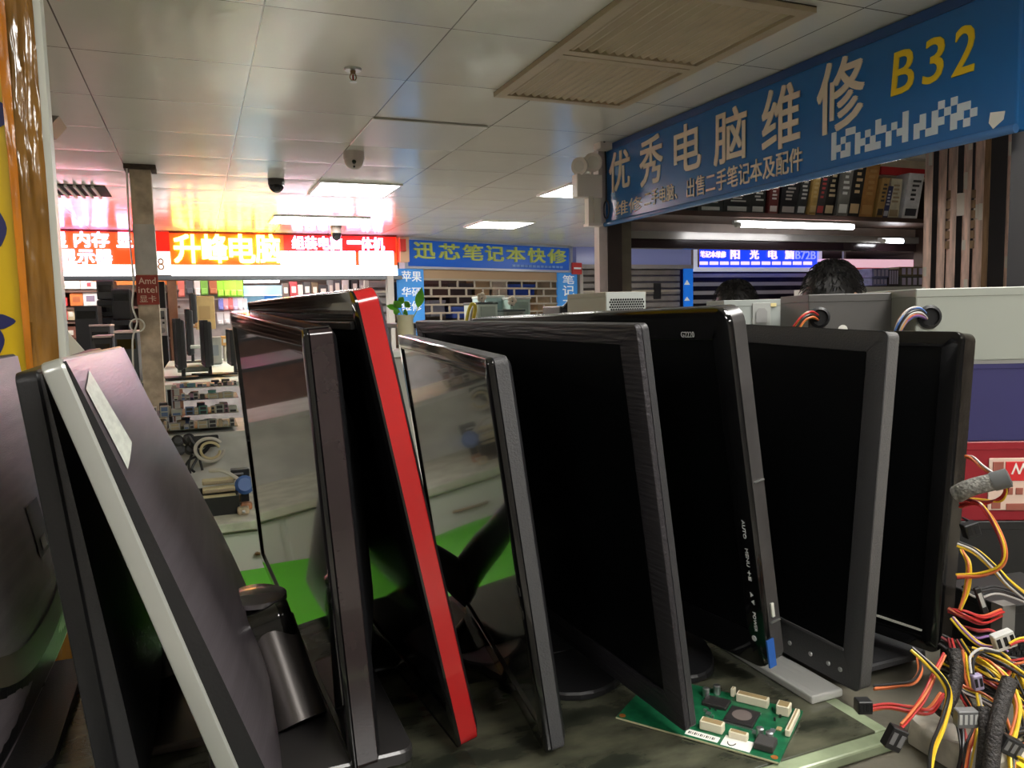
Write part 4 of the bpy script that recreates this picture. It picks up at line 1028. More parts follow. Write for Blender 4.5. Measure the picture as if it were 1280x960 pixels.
for i in range(na): bm.faces.new((a_[i], a_[i + 1], b_[i + 1], b_[i]))
put('lower_cover', bm, m_black, t, world=False)
put('stand_base', plate(rrect(-.22, .70, -.13, .93, .02), TZ, TZ + .01), m_black, t)
put('stand_neck', tube(BM(), [Vector((-.175, .86, TZ + .006)), Vector((-.2, .87, TZ + .06)), C + u * .25 + v * .1 + n * .02], .018, 12), m_black, t, True)

# ------------------------------------------------------------------ green driver board on the glass
P = [UZ(770, 894, TZ + .0035), UZ(974, 951, TZ + .0035), UZ(997, 885, TZ + .0035)]
ex = (P[1] - P[0]); Lx = ex.length; ex.normalize(); ez = Vector((0, 0, 1)); ey = ez.cross(ex); Ly = (P[2] - P[1]).dot(ey)
t = thing('circuit_board', 'green circuit board with white connectors lying on the glass', 'circuit board', P[0] - Vector((0, 0, .0015)), rot=Matrix((ex, ey, ez)).transposed())
L = dict(world=False)
put('board', bx((0, 0, -.0014), (Lx, Ly, .0)), mat('pcb_green', (24, 96, 62), .35, var=.3, vscale=120), t, **L)
put('board_edge', bx((0, -.0006, -.0014), (Lx, .0, .0)), mat('pcb_edge', (176, 176, 140), .5), t, **L)
m_ic = mat('chip_black', (44, 42, 42), .4); m_cn = mat('connector_ivory', (222, 214, 190), .45)
def part(name, lo, hi, m, bev=.0006): return put(name, bx((lo[0] * Lx, lo[1] * Ly, lo[2]), (hi[0] * Lx, hi[1] * Ly, hi[2]), bev=bev, seg=1), m, t, **L)
ic = part('main_chip', (.60, .42, 0), (.78, .72, .003), m_ic); put('chip_lid', prism(BM(), ell(.69 * Lx, .57 * Ly, .06 * Lx, .10 * Ly, 24), .003, .0034), mat('chip_grey', (110, 100, 96), .4), ic, **L)
bm = BM()
for i in range(22):
    f = i / 21
    for (x, y) in ((.60 + .18 * f, .405), (.60 + .18 * f, .73)): box(bm, (x * Lx - .0003, y * Ly - .001, 0), (x * Lx + .0003, y * Ly + .001, .001))
put('chip_pins', bm, m_steel, t, **L)
for a, b in (((.60, .86, 0), (.80, .95, .008)), ((.86, .80, 0), (.94, .93, .009)), ((.55, .93, 0), (.575, 1.0, .008)), ((.50, .18, 0), (.64, .28, .008)), ((.68, .17, 0), (.79, .24, .006)), ((.965, .45, 0), (.995, .9, .006))):
    c_ = part('connector', a, b, m_cn)
    put('slot', bx((a[0] * Lx + .0015, a[1] * Ly + .0012, b[2] - .0004), (b[0] * Lx - .0015, b[1] * Ly - .0012, b[2] + .0002)), mat('slot_tan', (150, 130, 90), .6), c_, **L)
part('white_label', (.44, .035, 0), (.64, .13, .0003), m_paper, 0); bm = BM()
for i in range(14): box(bm, ((.455 + .012 * i) * Lx, .06 * Ly, .0003), ((.459 + .012 * i + .004 * (i % 3 == 0)) * Lx, .10 * Ly, .0005))
put('barcode', bm, m_ic, t, **L)
sq = part('square_label', (.66, .02, 0), (.83, .20, .0004), m_paper, 0)
put('label_mark', tube(BM(), [((.715 + .025 * cos(a)) * Lx, (.115 + .07 * sin(a)) * Ly, .0006) for a in [pi * 1.1 + i * pi * .8 / 8 for i in range(9)]], .0005, 5), m_ic, sq, **L)
rr = random.Random(5)
for i in range(26):
    x, y = rr.uniform(.42, .93), rr.uniform(.3, .9)
    if .56 < x < .8 and .38 < y < .95: continue
    s1, s2 = rr.choice([(.006, .008), (.012, .016), (.02, .03), (.03, .06)]); 
    part('chip_part', (x, y, 0), (x + s1, y + s2, rr.uniform(.001, .003)), rr.choice([m_ic, m_ic, m_steel, mat('chip_tan', (170, 150, 110), .5)]), 0)
for x, y in ((.90, .30), (.84, .33), (.46, .93), (.41, .82)):
    put('capacitor', lathe(BM(), [(.0035, 0), (.0035, .008), (.003, .0084)], Matrix.Translation((x * Lx, y * Ly, 0)), 16), m_steel, t, True, **L)
part('heat_block', (.84, .10, 0), (.95, .28, .006), mat('block_dark', (58, 56, 54), .6))
for x, y in ((.03, .05), (.965, .06), (.97, .95)): put('screw_pad', lathe(BM(), [(.003, 0), (.003, .0003)], Matrix.Translation((x * Lx, y * Ly, 0)), 16), mat('copper_pad', (200, 120, 60), .4, metal=.6), t, **L)
part('dark_zone', (.42, .62, 0), (.58, .80, .0035), m_ic)

# ------------------------------------------------------------------ power supplies
FWD = Vector((0.3760709, 0.9221115, 0)); FWD.normalize(); RGT = Vector((FWD.y, -FWD.x, 0))
def facing(yaw): # face direction rotated about z from straight-to-camera
    Rm = Matrix.Rotation(yaw, 3, 'Z'); f = Rm @ -FWD; r = Rm @ RGT
    return r, f
def psu(label, corner, wid, dep, hgt, m, yaw=0.0, grille=None, m_edge=None):
    """box with folded sheet metal; corner = lower left corner of the face towards the camera"""
    r, f = facing(yaw)
    t = thing('power_supply', label, 'power supply', corner, rot=Matrix((r, -f, Vector((0, 0, 1)))).transposed(), group='computer power supplies on the counter')
    put('casing', bx((0, 0, 0), (wid, dep, hgt), bev=.0015, seg=2), m, t, world=False)
    put('top_flange', bx((-.0006, -.0006, hgt - .009), (wid + .0006, dep * .98, hgt + .0006), bev=.0008, seg=1), m_edge or m, t, world=False)
    return t, r, f
def hexes(t, x0, x1, z0, z1, n, y=-.0007, m=None, name='vent_grille', keep=None):
    bm = BM(); s = (x1 - x0) / n; rows_ = int((z1 - z0) / (s * .87))
    for j in range(rows_):
        for i in range(n):
            cx_, cz_ = x0 + s * (i + .5 + (.5 if j % 2 else 0)), z0 + s * .87 * (j + .5)
            if cx_ + s * .5 > x1 or (keep and not keep(cx_, cz_)): continue
            prism(bm, [(cx_ + s * .42 * cos(k * pi / 3 + pi / 6), cz_ + s * .42 * sin(k * pi / 3 + pi / 6)) for k in range(6)], -.0003, .0006, axes((0, y, 0), (1, 0, 0), (0, 0, 1), (0, -1, 0)))
    return put(name, bm, m or m_dot, t, world=False)
def grommet(t, px, pz, r):
    put('grommet', lathe(BM(), [(r * 1.15, -.001), (r * 1.2, .002), (r * .9, .004), (r * .85, -.001)], axes((px, -.0005, pz), (1, 0, 0), (0, 0, 1), (0, -1, 0)), 24), m_black, t, True, world=False)
    put('cable_hole', lathe(BM(), [(r * .95, 0), (r * .95, .0012)], axes((px, -.0005, pz), (1, 0, 0), (0, 0, 1), (0, -1, 0)), 24), m_dot, t, world=False)
def local(t, p): return t.matrix_basis.inverted() @ p
m_psu_l = mat('light_grey_sheet', (152, 156, 147), .45, var=.03, vscale=4)
m_psu_d = mat('charcoal_sheet', (84, 82, 80), .5, var=.05)
m_psu_n = mat('navy_sheet', (50, 48, 96), .45, var=.06)
m_psu_r = mat('red_sheet', (142, 26, 38), .4, var=.06)
m_psu_b = mat('black_sheet', (30, 30, 30), .5)
m_psu_w = mat('beige_sheet', (190, 182, 168), .45, var=.03)
DP = .86
a = UD(1143, 452, DP); b = UD(1143, 362, DP)
hP = b.z - a.z
wP = .165
yw = radians(-3)
t_l, r, f = psu('light grey power supply on top of the stack, grommet hole with coloured wires', a, wP, .14, hP, m_psu_l, yw)
g = local(t_l, UD(1158, 396, DP)); grommet(t_l, g.x, g.z, .011)
zz = a.z - .001
hh_ = .0905
t_n, _, _ = psu('navy blue power supply, second in the stack', Vector((a.x, a.y, zz - hh_)) + RGT * .01, wP, .14, hh_, m_psu_n, yw, m_edge=m_psu_n); zz -= hh_ + .001
bm = BM(); box(bm, (0, -.001, hh_ - .003), (wP, .01, hh_ + .0008)); put('bright_edge', bm, m_steel, t_n, world=False)
t_r, _, _ = psu('red power supply with an upside-down white label, third in the stack', Vector((a.x, a.y, zz - hh_)) + RGT * .012, wP, .14, hh_, m_psu_r, yw); zz -= hh_ + .001
q = local(t_r, UD(1240, 595, DP)); q2 = local(t_r, UD(1240, 640, DP))
zt_ = hh_ * .80; zb_ = hh_ * .14
x0 = q.x
lab = put('label', bx((x0, -.0016, zb_), (wP - .012, -.0006, zt_), bev=.0005, seg=1), mat('psu_label', (214, 186, 170), .5), t_r, world=False); lab['label'] = 'white specification label printed upside down'
bm = BM(); box(bm, (x0 + .018, -.0022, zt_ - .026), (wP - .02, -.0015, zt_ - .004), bev=.0003, seg=1); put('red_panel', bm, mat('label_red', (206, 40, 44), .5), lab, world=False)
UP = axes((x0 + .024, -.0022, zt_ - .0055), (-1, 0, 0), (0, 0, -1), (0, -1, 0)) 
put('lettering', write(BM(), '00W', UP, -.034, 0, 0, .013, .02, .0005), m_paper, lab, world=False)
bm = BM()
for i, (u_, w_, v_, h_) in enumerate(((.004, .012, .004, .014), (.018, .009, .034, .008), (.03, .008, .034, .008), (.042, .008, .034, .008), (.02, .04, .052, .008), (.004, .01, .05, .008))): box(bm, (x0 + u_, -.0022, zt_ - v_ - h_), (x0 + u_ + w_, -.0015, zt_ - v_), bev=.0003, seg=1)
put('label_marks', bm, mat('label_brown', (150, 84, 70), .5), lab, world=False)
t_b, _, _ = psu('black power supply at the foot of the stack', Vector((a.x, a.y, TZ - .011)) + RGT * .005, wP, .14, zz - (TZ - .012) - .001, m_psu_b, yw)
# charcoal one, to its west
a2 = UD(1010, 440, .93); b2 = UD(1010, 369, .93)
t_d, _, _ = psu('charcoal grey power supply with a hole of yellow wires, beside the light grey one', Vector((a2.x, a2.y, b2.z - .086)), .128, .14, .086, m_psu_d, radians(-6))
g = local(t_d, UD(1022, 398, .93)); grommet(t_d, g.x, .086 - .027, .0105)
put('round_seal', lathe(BM(), [(.0055, 0), (.0055, .0006)], axes((local(t_d, UD(1051, 408, .93)).x, -.0006, .044), (1, 0, 0), (0, 0, 1), (0, -1, 0)), 20), m_paper, t_d, world=False)
# steel one with hex vents behind
a3 = UD(905, 410, 1.12); b3 = UD(905, 376, 1.12)
t_s, _, _ = psu('bare steel power supply with honeycomb vent behind the tall glossy monitor', Vector((a3.x, a3.y, b3.z - .084)), .15, .14, .084, mat('steel_sheet_dull', (160, 166, 162), .45), radians(-4))
hexes(t_s, .080, .125, .048, .074, 12)
put('socket_plate', bx((.040, -.002, .045), (.066, -.0006, .080), bev=.0005, seg=1), mat('plate_grey', (168, 170, 166), .4), t_s, world=False)
put('socket', prism(BM(), [(-.008, -.01), (.008, -.01), (.008, .006), (.004, .011), (-.004, .011), (-.008, .006)], 0, .003, axes((.053, -.0006, .061), (1, 0, 0), (0, 0, 1), (0, -1, 0))), mat('socket_grey', (150, 150, 148), .5), t_s, world=False)
put('yellow_tab', bx((.066, -.0022, .074), (.074, -.0006, .079)), mat('tab_cream', (226, 210, 150), .5), t_s, world=False)
a4 = UD(786, 366, 1.5)
t_w, r4, f4 = psu('beige and steel power supply with a perforated end behind the monitors', Vector((UD(757, 375, 1.42).x, UD(757, 375, 1.42).y, a4.z - .086)), .088, .15, .086, m_psu_w, radians(24))
g4 = Vector(a4)
# perforated end faces the camera-east: its own steel cover on the +x side
put('end_plate', bx((.001, -.0015, .0), (.087, 0, .0862), bev=.0005, seg=1), mat('end_steel', (170, 174, 170), .4), t_w, world=False)
hexes(t_w, .006, .084, .020, .076, 15, y=-.0017)
put('yellow_tag', bx((.04, -.0022, .044), (.054, -.0015, .050)), mat('tag_yellow', (206, 190, 90), .5), t_w, world=False)
# crates carrying the supplies that stand behind the monitors
for tt, wd_, dd_, lb in ((t_d, .128, .14, 'black steel crate under the charcoal power supply'), (t_s, .15, .14, 'black steel crate under the steel power supply with honeycomb vent'), (t_w, .088, .15, 'black steel crate under the beige power supply')):
    mw = tt.matrix_basis; base_z = TZ - .0115; topz = mw.translation.z - .0005
    c0 = mw @ Vector((wd_ / 2, dd_ / 2, 0))
    k_ = thing('crate', lb, 'crate', (c0.x, c0.y, base_z if c0.y < 1.2 else FLOOR), rot=mw.to_3x3())
    zb = base_z if c0.y < 1.12 else FLOOR
    if zb == base_z: k_.location.z = base_z
    hz = topz - k_.location.z
    put('crate_body', bx((-wd_ / 2, -dd_ / 2, 0), (wd_ / 2, dd_ / 2, hz), bev=.003, seg=1), m_psu_b, k_, world=False)
    put('crate_rim', bx((-wd_ / 2 - .001, -dd_ / 2 - .001, hz - .012), (wd_ / 2 + .001, dd_ / 2 + .001, hz - .004)), m_dark, k_, world=False)

# black supply with hex grille, lying by the cables
ah = UD(1252, 800, .74)
t_h, _, _ = psu('black power supply with hexagon grille lying among the cables', Vector((ah.x, ah.y, TZ - .0115)), .10, .075, UD(1252, 757, .74).z - TZ + .011, m_psu_b, radians(14))
hexes(t_h, .004, .08, .020, .068, 12, m=m_dot)
put('grey_corner', bx((-.001, -.001, .062), (.014, .012, UD(1252, 757, .74).z - TZ + .0125)), mat('corner_grey', (108, 106, 102), .5), t_h, world=False)

# ------------------------------------------------------------------ loose power cables
WC = {'y': mat('wire_yellow', (222, 186, 40), .4), 'r': mat('wire_red', (176, 44, 42), .4), 'o': mat('wire_orange', (204, 110, 62), .4), 'k': mat('wire_black', (26, 25, 26), .4), 'w': mat('wire_grey', (176, 172, 168), .4), 'b': mat('wire_blue', (86, 122, 190), .4), 'p': mat('wire_purple', (140, 100, 160), .4), 'm': mat('wire_maroon', (120, 30, 36), .4)}
WN = {'y': 'yellow_wire', 'r': 'red_wire', 'o': 'orange_wire', 'k': 'black_wire', 'w': 'grey_wire', 'b': 'blue_wire', 'p': 'purple_wire', 'm': 'maroon_wire'}
m_sleeve = mat('braided_sleeve', (46, 42, 40), .6, var=.6, vscale=300, bump=1.0, bscale=500)
m_sleeve_g = mat('braided_sleeve_grey', (128, 126, 120), .5, var=.5, vscale=260, bump=1.0, bscale=420)
def bundle(label, pts, colours, r=.0011, spread=1.0, seed=0, dep=None, cat='cable'):
    """pts: (px, py, depth) along the bundle; one mesh per wire"""
    W3 = [UD(p[0], p[1], p[2] if len(p) > 2 else dep) for p in pts]
    for q in W3:
        if q.z < TZ + .002 and q.y > .31: q.z = TZ + .003
    c = sum(W3, Vector()) / len(W3)
    t = thing('cable_bundle', label, cat, (c.x, c.y, min(p.z for p in W3)), group='loose power supply cables')
    rr = random.Random(seed); n = len(colours); side = int(sqrt(n) + .99)
    for i, ch in enumerate(colours):
        a = 2 * pi * i / n + rr.random(); rad = r * (1.15 + .35 * n ** .6) * spread if n > 1 else 0
        P = []
        for j, p in enumerate(W3):
            d = (W3[min(j + 1, len(W3) - 1)] - W3[max(j - 1, 0)]).normalized(); u = d.cross(Vector((.3, -.9, .2))).normalized(); v = d.cross(u)
            aa = a + j * .35; k_ = 1 if 0 < j < len(W3) - 1 else .8
            P.append(p + (u * cos(aa) * rad + v * sin(aa) * rad * .6) * k_ + Vector((rr.uniform(-1, 1), rr.uniform(-1, 1), rr.uniform(-1, 1))) * r * .5)
        put(WN[ch], tube(BM(), P, r, 7, 6), WC[ch], t, True)
    return t, W3
def sleeve(label, pts, r, m, tips=True):
    W3 = [UD(*p) for p in pts]; c = sum(W3, Vector()) / len(W3)
    t = thing('sleeved_cable', label, 'cable', c)
    put('braid', tube(BM(), W3, r, 14, 7), m, t, True)
    if tips:
        d = (W3[-1] - W3[-2]).normalized()
        put('shrink_tube', tube(BM(), [W3[-1] - d * .001, W3[-1] + d * .011, W3[-1] + d * .013], [r * 1.08, r * 1.08, r * .8], 14, 3), mat('shrink_grey', (96, 98, 98), .35), t, True)
    return t
def plug(t, name, px, py, dep, size, m, rz=0.0, tilt=0.0, pins=4, m_pin=None):
    """box connector with pin slots, attached to a bundle"""
    c = UD(px, py, dep); M0 = axes(c, RGT, FWD, (0, 0, 1)) @ Matrix.Rotation(rz, 4, 'Y') @ Matrix.Rotation(tilt, 4, 'X')
    a, b, h = size
    o_ = put(name, bx((-a / 2, -b / 2, -h / 2), (a / 2, b / 2, h / 2), M0, bev=.0008, seg=1), m, t)
    bm = BM()
    for i in range(pins):
        x = -a / 2 + a * (i + .5) / pins; box(bm, (x - a / pins * .28, -b / 2 - .0004, -h * .25), (x + a / pins * .28, -b / 2 + .001, h * .30), M0)
    put('pin_slots', bm, m_pin or m_dot, o_)
    return o_
m_ck = mat('connector_black', (30, 30, 31), .4); m_cw = mat('connector_white', (196, 196, 192), .4); m_cg = mat('connector_grey', (112, 112, 112), .4)

for sd, (pts, cols, lb) in enumerate([
    ([(1186, 845, .67), (1204, 862, .66), (1228, 872, .65), (1250, 890, .64), (1262, 920, .62)], 'kkyokw', 'black and yellow wires curving under the lilac plug'),
    ([(1240, 812, .69), (1256, 822, .68), (1272, 845, .67), (1284, 872, .66)], 'yyoyk', 'yellow wires falling from the hex-grille power supply corner'),
    ([(1188, 880, .64), (1200, 905, .63), (1204, 935, .61), (1198, 965, .60)], 'kkrk', 'dark wires between the foam block and the grey drive plug'),
    ([(1226, 880, .64), (1246, 905, .63), (1262, 935, .61), (1266, 968, .59)], 'ykoky', 'mixed wires dropping to the frame bottom behind the bending sleeve'),
    ([(1200, 785, .72), (1222, 792, .71), (1240, 792, .71), (1262, 812, .70)], 'kkrmp', 'dark red and purple wires below the flat ribbon'),
    ([(1204, 735, .73), (1222, 742, .73), (1248, 738, .73), (1290, 752, .73)], 'kkkw', 'black cables lying across the black power supply'),
    ([(1270, 830, .66), (1262, 850, .66), (1272, 880, .65), (1290, 900, .64)], 'rrkyo', 'red and yellow wires bunched at the frame edge')]):
    bundle(lb, pts, cols, seed=60 + sd, spread=1.7)
for sd, (pts, cols, lb) in enumerate([
    ([(1176, 800, .72), (1205, 815, .71), (1240, 826, .71), (1295, 836, .70)], 'kkkkmk', 'black wire mat behind the curtain of yellow wires'),
    ([(1180, 835, .69), (1212, 850, .69), (1250, 862, .68), (1290, 878, .68)], 'kkykkk', 'black wire mat under the orange fanning wires'),
    ([(1206, 895, .65), (1232, 905, .65), (1256, 915, .64), (1292, 930, .63)], 'kkkwkk', 'black wires lying low beside the grey drive plug'),
    ([(1215, 940, .62), (1240, 930, .62), (1265, 925, .62), (1292, 915, .62)], 'kkkok', 'black wires lying low at the frame corner')]):
    bundle(lb, pts, cols, seed=80 + sd, spread=2.4, r=.0013)
sleeve('grey braided sleeve cable poking out before the red power supply', [(1196, 618, .70), (1212, 610, .69), (1242, 602, .68)], .0078, m_sleeve_g)
bundle('red wires curling back out of the grey braided sleeve', [(1254, 600, .68), (1258, 614, .68), (1250, 624, .69), (1230, 627, .70), (1205, 624, .71)], 'rrmy', seed=1)
bundle('thin orange and grey wires above the grey braided sleeve', [(1207, 570, .72), (1216, 573, .71), (1228, 583, .70), (1244, 594, .69)], 'oow', seed=2)
bundle('red and yellow cable loop hanging below the grey braided sleeve', [(1200, 632, .72), (1222, 629, .70), (1240, 650, .69), (1254, 683, .68), (1252, 706, .68), (1228, 718, .69), (1196, 720, .70)], 'rroym', seed=3)
bundle('yellow and black cables slanting down across the black power supply', [(1198, 680, .72), (1220, 690, .71), (1245, 712, .70), (1262, 730, .69), (1290, 752, .68)], 'yyyykkw', seed=4, spread=1.5)
bundle('yellow cables dropping along the scuffed monitor edge', [(1202, 688, .71), (1211, 705, .70), (1209, 735, .70), (1200, 762, .70)], 'yyyo', seed=5)
t, W3 = bundle('flat red and orange ribbon of wires plugged into the hex-grille power supply', [(1186, 762, .72), (1205, 768, .71), (1228, 775, .71), (1252, 766, .73)], 'rrorrrom', seed=6, spread=1.4)
t, W3 = bundle('yellow wires running to the white four-pin connector', [(1190, 772, .71), (1206, 790, .70), (1226, 806, .69), (1246, 809, .68)], 'yyyp', seed=7)
plug(t, 'white_connector', 1254, 800, .675, (.018, .008, .015), m_cw, rz=-.35, pins=3)
t, W3 = bundle('red and orange wires ending in the black plug on the foam block', [(1180, 818, .64), (1168, 845, .63), (1155, 872, .62), (1140, 892, .61), (1126, 908, .60)], 'rro', seed=8)
plug(t, 'black_connector', 1118, 922, .597, (.013, .009, .018), m_ck, rz=.45, pins=2, m_pin=m_cg)
bundle('bright yellow and black cables looping over the foam block', [(1140, 812, .64), (1160, 828, .63), (1180, 850, .62), (1187, 872, .615), (1178, 905, .60), (1166, 935, .59), (1162, 965, .58)], 'yyk', r=.0014, seed=9)
bundle('flat orange wire ribbon lying behind the foam block', [(1086, 886, .63), (1110, 883, .63), (1140, 887, .625), (1162, 888, .62), (1178, 868, .63)], 'oorro', seed=10)
plug(bundle('thin brown and orange wires behind the matte grey-black monitor foot', [(1092, 860, .66), (1118, 857, .66), (1140, 852, .66), (1150, 838, .67), (1148, 822, .68)], 'oko', seed=11)[0], 'black_connector', 1079, 882, .63, (.012, .010, .011), m_ck)
sleeve('black braided sleeve cable standing against the scuffed monitor', [(1192, 812, .66), (1196, 840, .65), (1190, 868, .64), (1176, 892, .63)], .0055, m_sleeve, False)
sleeve('black braided sleeve cable bending down beside the yellow wire curtain', [(1262, 850, .60), (1252, 880, .59), (1244, 915, .58), (1238, 965, .57)], .0058, m_sleeve, False)
sleeve('thin black braided sleeve beside the orange wires at the frame bottom', [(1228, 885, .60), (1232, 915, .59), (1228, 965, .58)], .005, m_sleeve, False)
bundle('curtain of yellow wires curving down past the hex-grille power supply', [(1222, 824, .66), (1240, 832, .64), (1260, 852, .63), (1272, 882, .62), (1268, 915, .61), (1260, 935, .60)], 'yyyyyo', seed=12, spread=1.3)
t, W3 = bundle('red wires running down beside the grey drive plug', [(1194, 838, .66), (1198, 860, .65), (1212, 885, .63), (1220, 905, .62), (1210, 935, .60), (1206, 965, .59)], 'rrok', seed=13)
t, W3 = bundle('yellow and grey wires leaving the grey drive plug', [(1222, 868, .63), (1226, 895, .62), (1222, 925, .60), (1216, 965, .59)], 'yykw', seed=14)
plug(t, 'grey_drive_plug', 1207, 897, .60, (.016, .008, .014), m_cg, pins=4, m_pin=m_cw)
t, W3 = bundle('grey wire bent over to a small lilac plug', [(1250, 815, .66), (1228, 812, .65), (1215, 822, .64), (1215, 842, .63)], 'wk', seed=15)
plug(t, 'lilac_connector', 1221, 852, .63, (.008, .006, .013), mat('connector_lilac', (150, 140, 168), .4), rz=-.2, pins=2)
bundle('orange and brown wires fanning out to the frame edge', [(1225, 848, .65), (1245, 854, .64), (1262, 866, .64), (1282, 884, .63)], 'ooykm', seed=16, spread=1.6)
bundle('black and yellow wires running level to the frame edge', [(1215, 812, .68), (1240, 822, .67), (1262, 832, .66), (1290, 850, .65)], 'kykyk', seed=17, spread=1.5)
bundle('red wires crossing below the hex-grille power supply', [(1245, 828, .67), (1262, 829, .67), (1290, 824, .67)], 'rro', seed=18)
bundle('orange wires leaving the white four-pin connector', [(1262, 806, .67), (1274, 801, .67), (1290, 798, .67)], 'oyr', seed=19)
t, W3 = bundle('short black and yellow wires with a black plug at the frame corner', [(1290, 958, .56), (1276, 948, .57), (1264, 940, .575)], 'yyk', seed=20)
plug(t, 'black_connector', 1262, 932, .575, (.016, .010, .013), m_ck, rz=.5, pins=3, m_pin=m_cg)
t, W3 = bundle('black flat cable end with a pale edge leaning on the black power supply', [(1228, 765, .72), (1224, 750, .72), (1219, 735, .72)], 'kk', seed=21)
plug(t, 'flat_connector', 1226, 750, .715, (.006, .004, .026), m_ck, rz=-.35, pins=1, m_pin=m_cw)
t, W3 = bundle('black connector stub under the grey braided sleeve', [(1204, 648, .75), (1214, 652, .74)], 'kk', seed=22)
plug(t, 'black_connector', 1213, 662, .735, (.014, .010, .014), m_ck, rz=-.3, pins=2)
bundle('dense tangle of black and yellow wires behind the grey drive plug', [(1196, 800, .70), (1214, 826, .69), (1236, 846, .68), (1262, 862, .67), (1290, 872, .66)], 'kkykykm', seed=23, spread=2.2)
bundle('second yellow wire sweep below the hex-grille supply', [(1205, 830, .68), (1232, 838, .66), (1256, 858, .65), (1278, 892, .64), (1284, 930, .63)], 'yykyk', seed=24, spread=1.6)
bundle('maroon and black wires sinking behind the foam block', [(1188, 800, .70), (1196, 830, .68), (1205, 870, .66), (1225, 900, .65), (1240, 930, .64)], 'mkkr', seed=25, spread=1.8)
bundle('brown wire pair arching beside the thin sleeve', [(1200, 826, .69), (1206, 815, .68), (1208, 840, .67), (1212, 862, .66)], 'oy', seed=26)
# wires leaving the grommets of the upper supplies
bundle('coloured wires spilling from the grommet of the light grey power supply', [(1158, 396, .858), (1148, 390, .84), (1136, 393, .835), (1126, 405, .835), (1120, 420, .84)], 'wwbbrpyowkwbo', seed=30, r=.0013, spread=1.3)
bundle('yellow, red and black wires spilling from the grommet of the charcoal power supply', [(1024, 398, .928), (1014, 393, .91), (1004, 398, .905), (996, 408, .905), (988, 420, .91)], 'yyyyokrk', seed=31, r=.0013, spread=1.2)

# crumpled foam block with tape on the counter corner
def lump(lo, hi, amp, seed, sub=12):
    bm = BM(); lo = Vector(lo); hi = Vector(hi)
    bmesh.ops.create_cube(bm, size=1, matrix=Matrix.Translation((lo + hi) / 2) @ Matrix.Diagonal((*(hi - lo), 1)))
    bmesh.ops.subdivide_edges(bm, edges=bm.edges[:], cuts=sub, use_grid_fill=True)
    c = (lo + hi) / 2
    for v in bm.verts:
        q = (v.co - c); e = Vector((q.x / (hi.x - lo.x), q.y / (hi.y - lo.y), q.z / (hi.z - lo.z))) * 2
        k_ = 1 - .10 * max(0, e.length - 1.1)
        v.co = c + q * k_
        if v.co.z > lo.z + .003: v.co += Vector([noise.noise(v.co * 45 + Vector((seed, i * 9, 3))) for i in range(3)]) * amp
    return bm
p = UZ(1140, 950, TZ); q = UZ(1205, 890, TZ)
t = thing('foam_block', 'crumpled grey foam block with a yellow strip at the counter corner', 'foam', (.55, .44, TZ - .012))
put('foam', lump((.556, .385, TZ - .0118), (.625, .468, TZ + .014), .007, 3), mat('foam_grey', (176, 170, 156), .8, var=.25, vscale=40, bump=.8, bscale=60), t, True)
s = put('yellow_strip', lump((.575, .368, TZ - .0118), (.63, .388, TZ + .010), .003, 8, 6), mat('strip_yellow', (226, 190, 30), .5), t, True)

# ------------------------------------------------------------------ taped yellow board in the west
t = thing('sign_board', 'yellow sign board with blue strokes and a brown-taped edge', 'sign board', (-.42, 1.36, FLOOR))
YB = 1.35
e0 = UY(52, 0, YB); e1 = UY(70, 440, YB)
xr = (e0.x + e1.x) / 2
put('yellow_face', bx((-1.1, YB, FLOOR + .1), (xr - .020, YB + .02, .75)), mat('board_yellow', (226, 188, 10), .35), t)
s = put('white_side', bx((xr - .004, YB - .002, FLOOR + .1), (xr + .006, YB + .03, .75)), mat('board_white_side', (216, 218, 206), .4), t)
m_tape = mat('brown_packing_tape', (150, 106, 44), .12, var=.35, vscale=9, stretch=(2, 1, .6), bump=1.0, bscale=16, spec=.8)
def crinkle(x0, x1, z0, z1, yy, amp, seed, nx=14, nz=90, slant=0.0):
    bm = BM(); G = []
    for i in range(nx + 1):
        row = []
        for j in range(nz + 1):
            f, g_ = i / nx, j / nz; x = x0 + (x1 - x0) * f + slant * (1 - g_) * (1 - f); z = z0 + (z1 - z0) * g_
            nn = noise.noise(Vector((x * 60, z * 9, seed))) + .6 * noise.noise(Vector((x * 120 + z * 30, z * 24, seed + 5)))
            row.append(bm.verts.new((x, yy - .003 - abs(nn) * amp, z)))
        G.append(row)
    for i in range(nx):
        for j in range(nz): bm.faces.new((G[i][j], G[i + 1][j], G[i + 1][j + 1], G[i][j + 1]))
    return bm
put('packing_tape', crinkle(xr - .042, xr - .003, FLOOR + .1, .75, YB, .009, 2), m_tape, t, True)
put('tape_strip', crinkle(xr - .054, xr - .038, -.6, .75, YB - .004, .003, 9, 8, 90, .012), mat('orange_tape', (206, 124, 20), .2, var=.25, vscale=8, bump=.6, bscale=20, spec=.8), t, True)
bm = BM()
for px, py, a_, b_ in ((-6, 142, 14, 14), (-3, 285, 7, 20), (0, 402, 12, 8), (-4, 425, 6, 16)):
    p = UY(px, py, YB); k_ = 1.35 / 960
    bm = BM(); prism(bm, [(p.x + a_ * k_ * cos(an) * (1 + .2 * cos(3 * an)), p.z + b_ * k_ * sin(an)) for an in [2 * pi * i / 20 for i in range(20)]], -.0005, .002, axes((0, YB, 0), (1, 0, 0), (0, 0, 1), (0, -1, 0))); put('blue_stroke', bm, mat('stroke_navy', (34, 36, 96), .4), t)
p = UY(74, 404, 1.55); q = UY(108, 442, 1.55)
t = thing('white_sheet', 'white cardboard sheet slanting out behind the yellow board', 'sheet', (p.x, 1.56, q.z - .2))
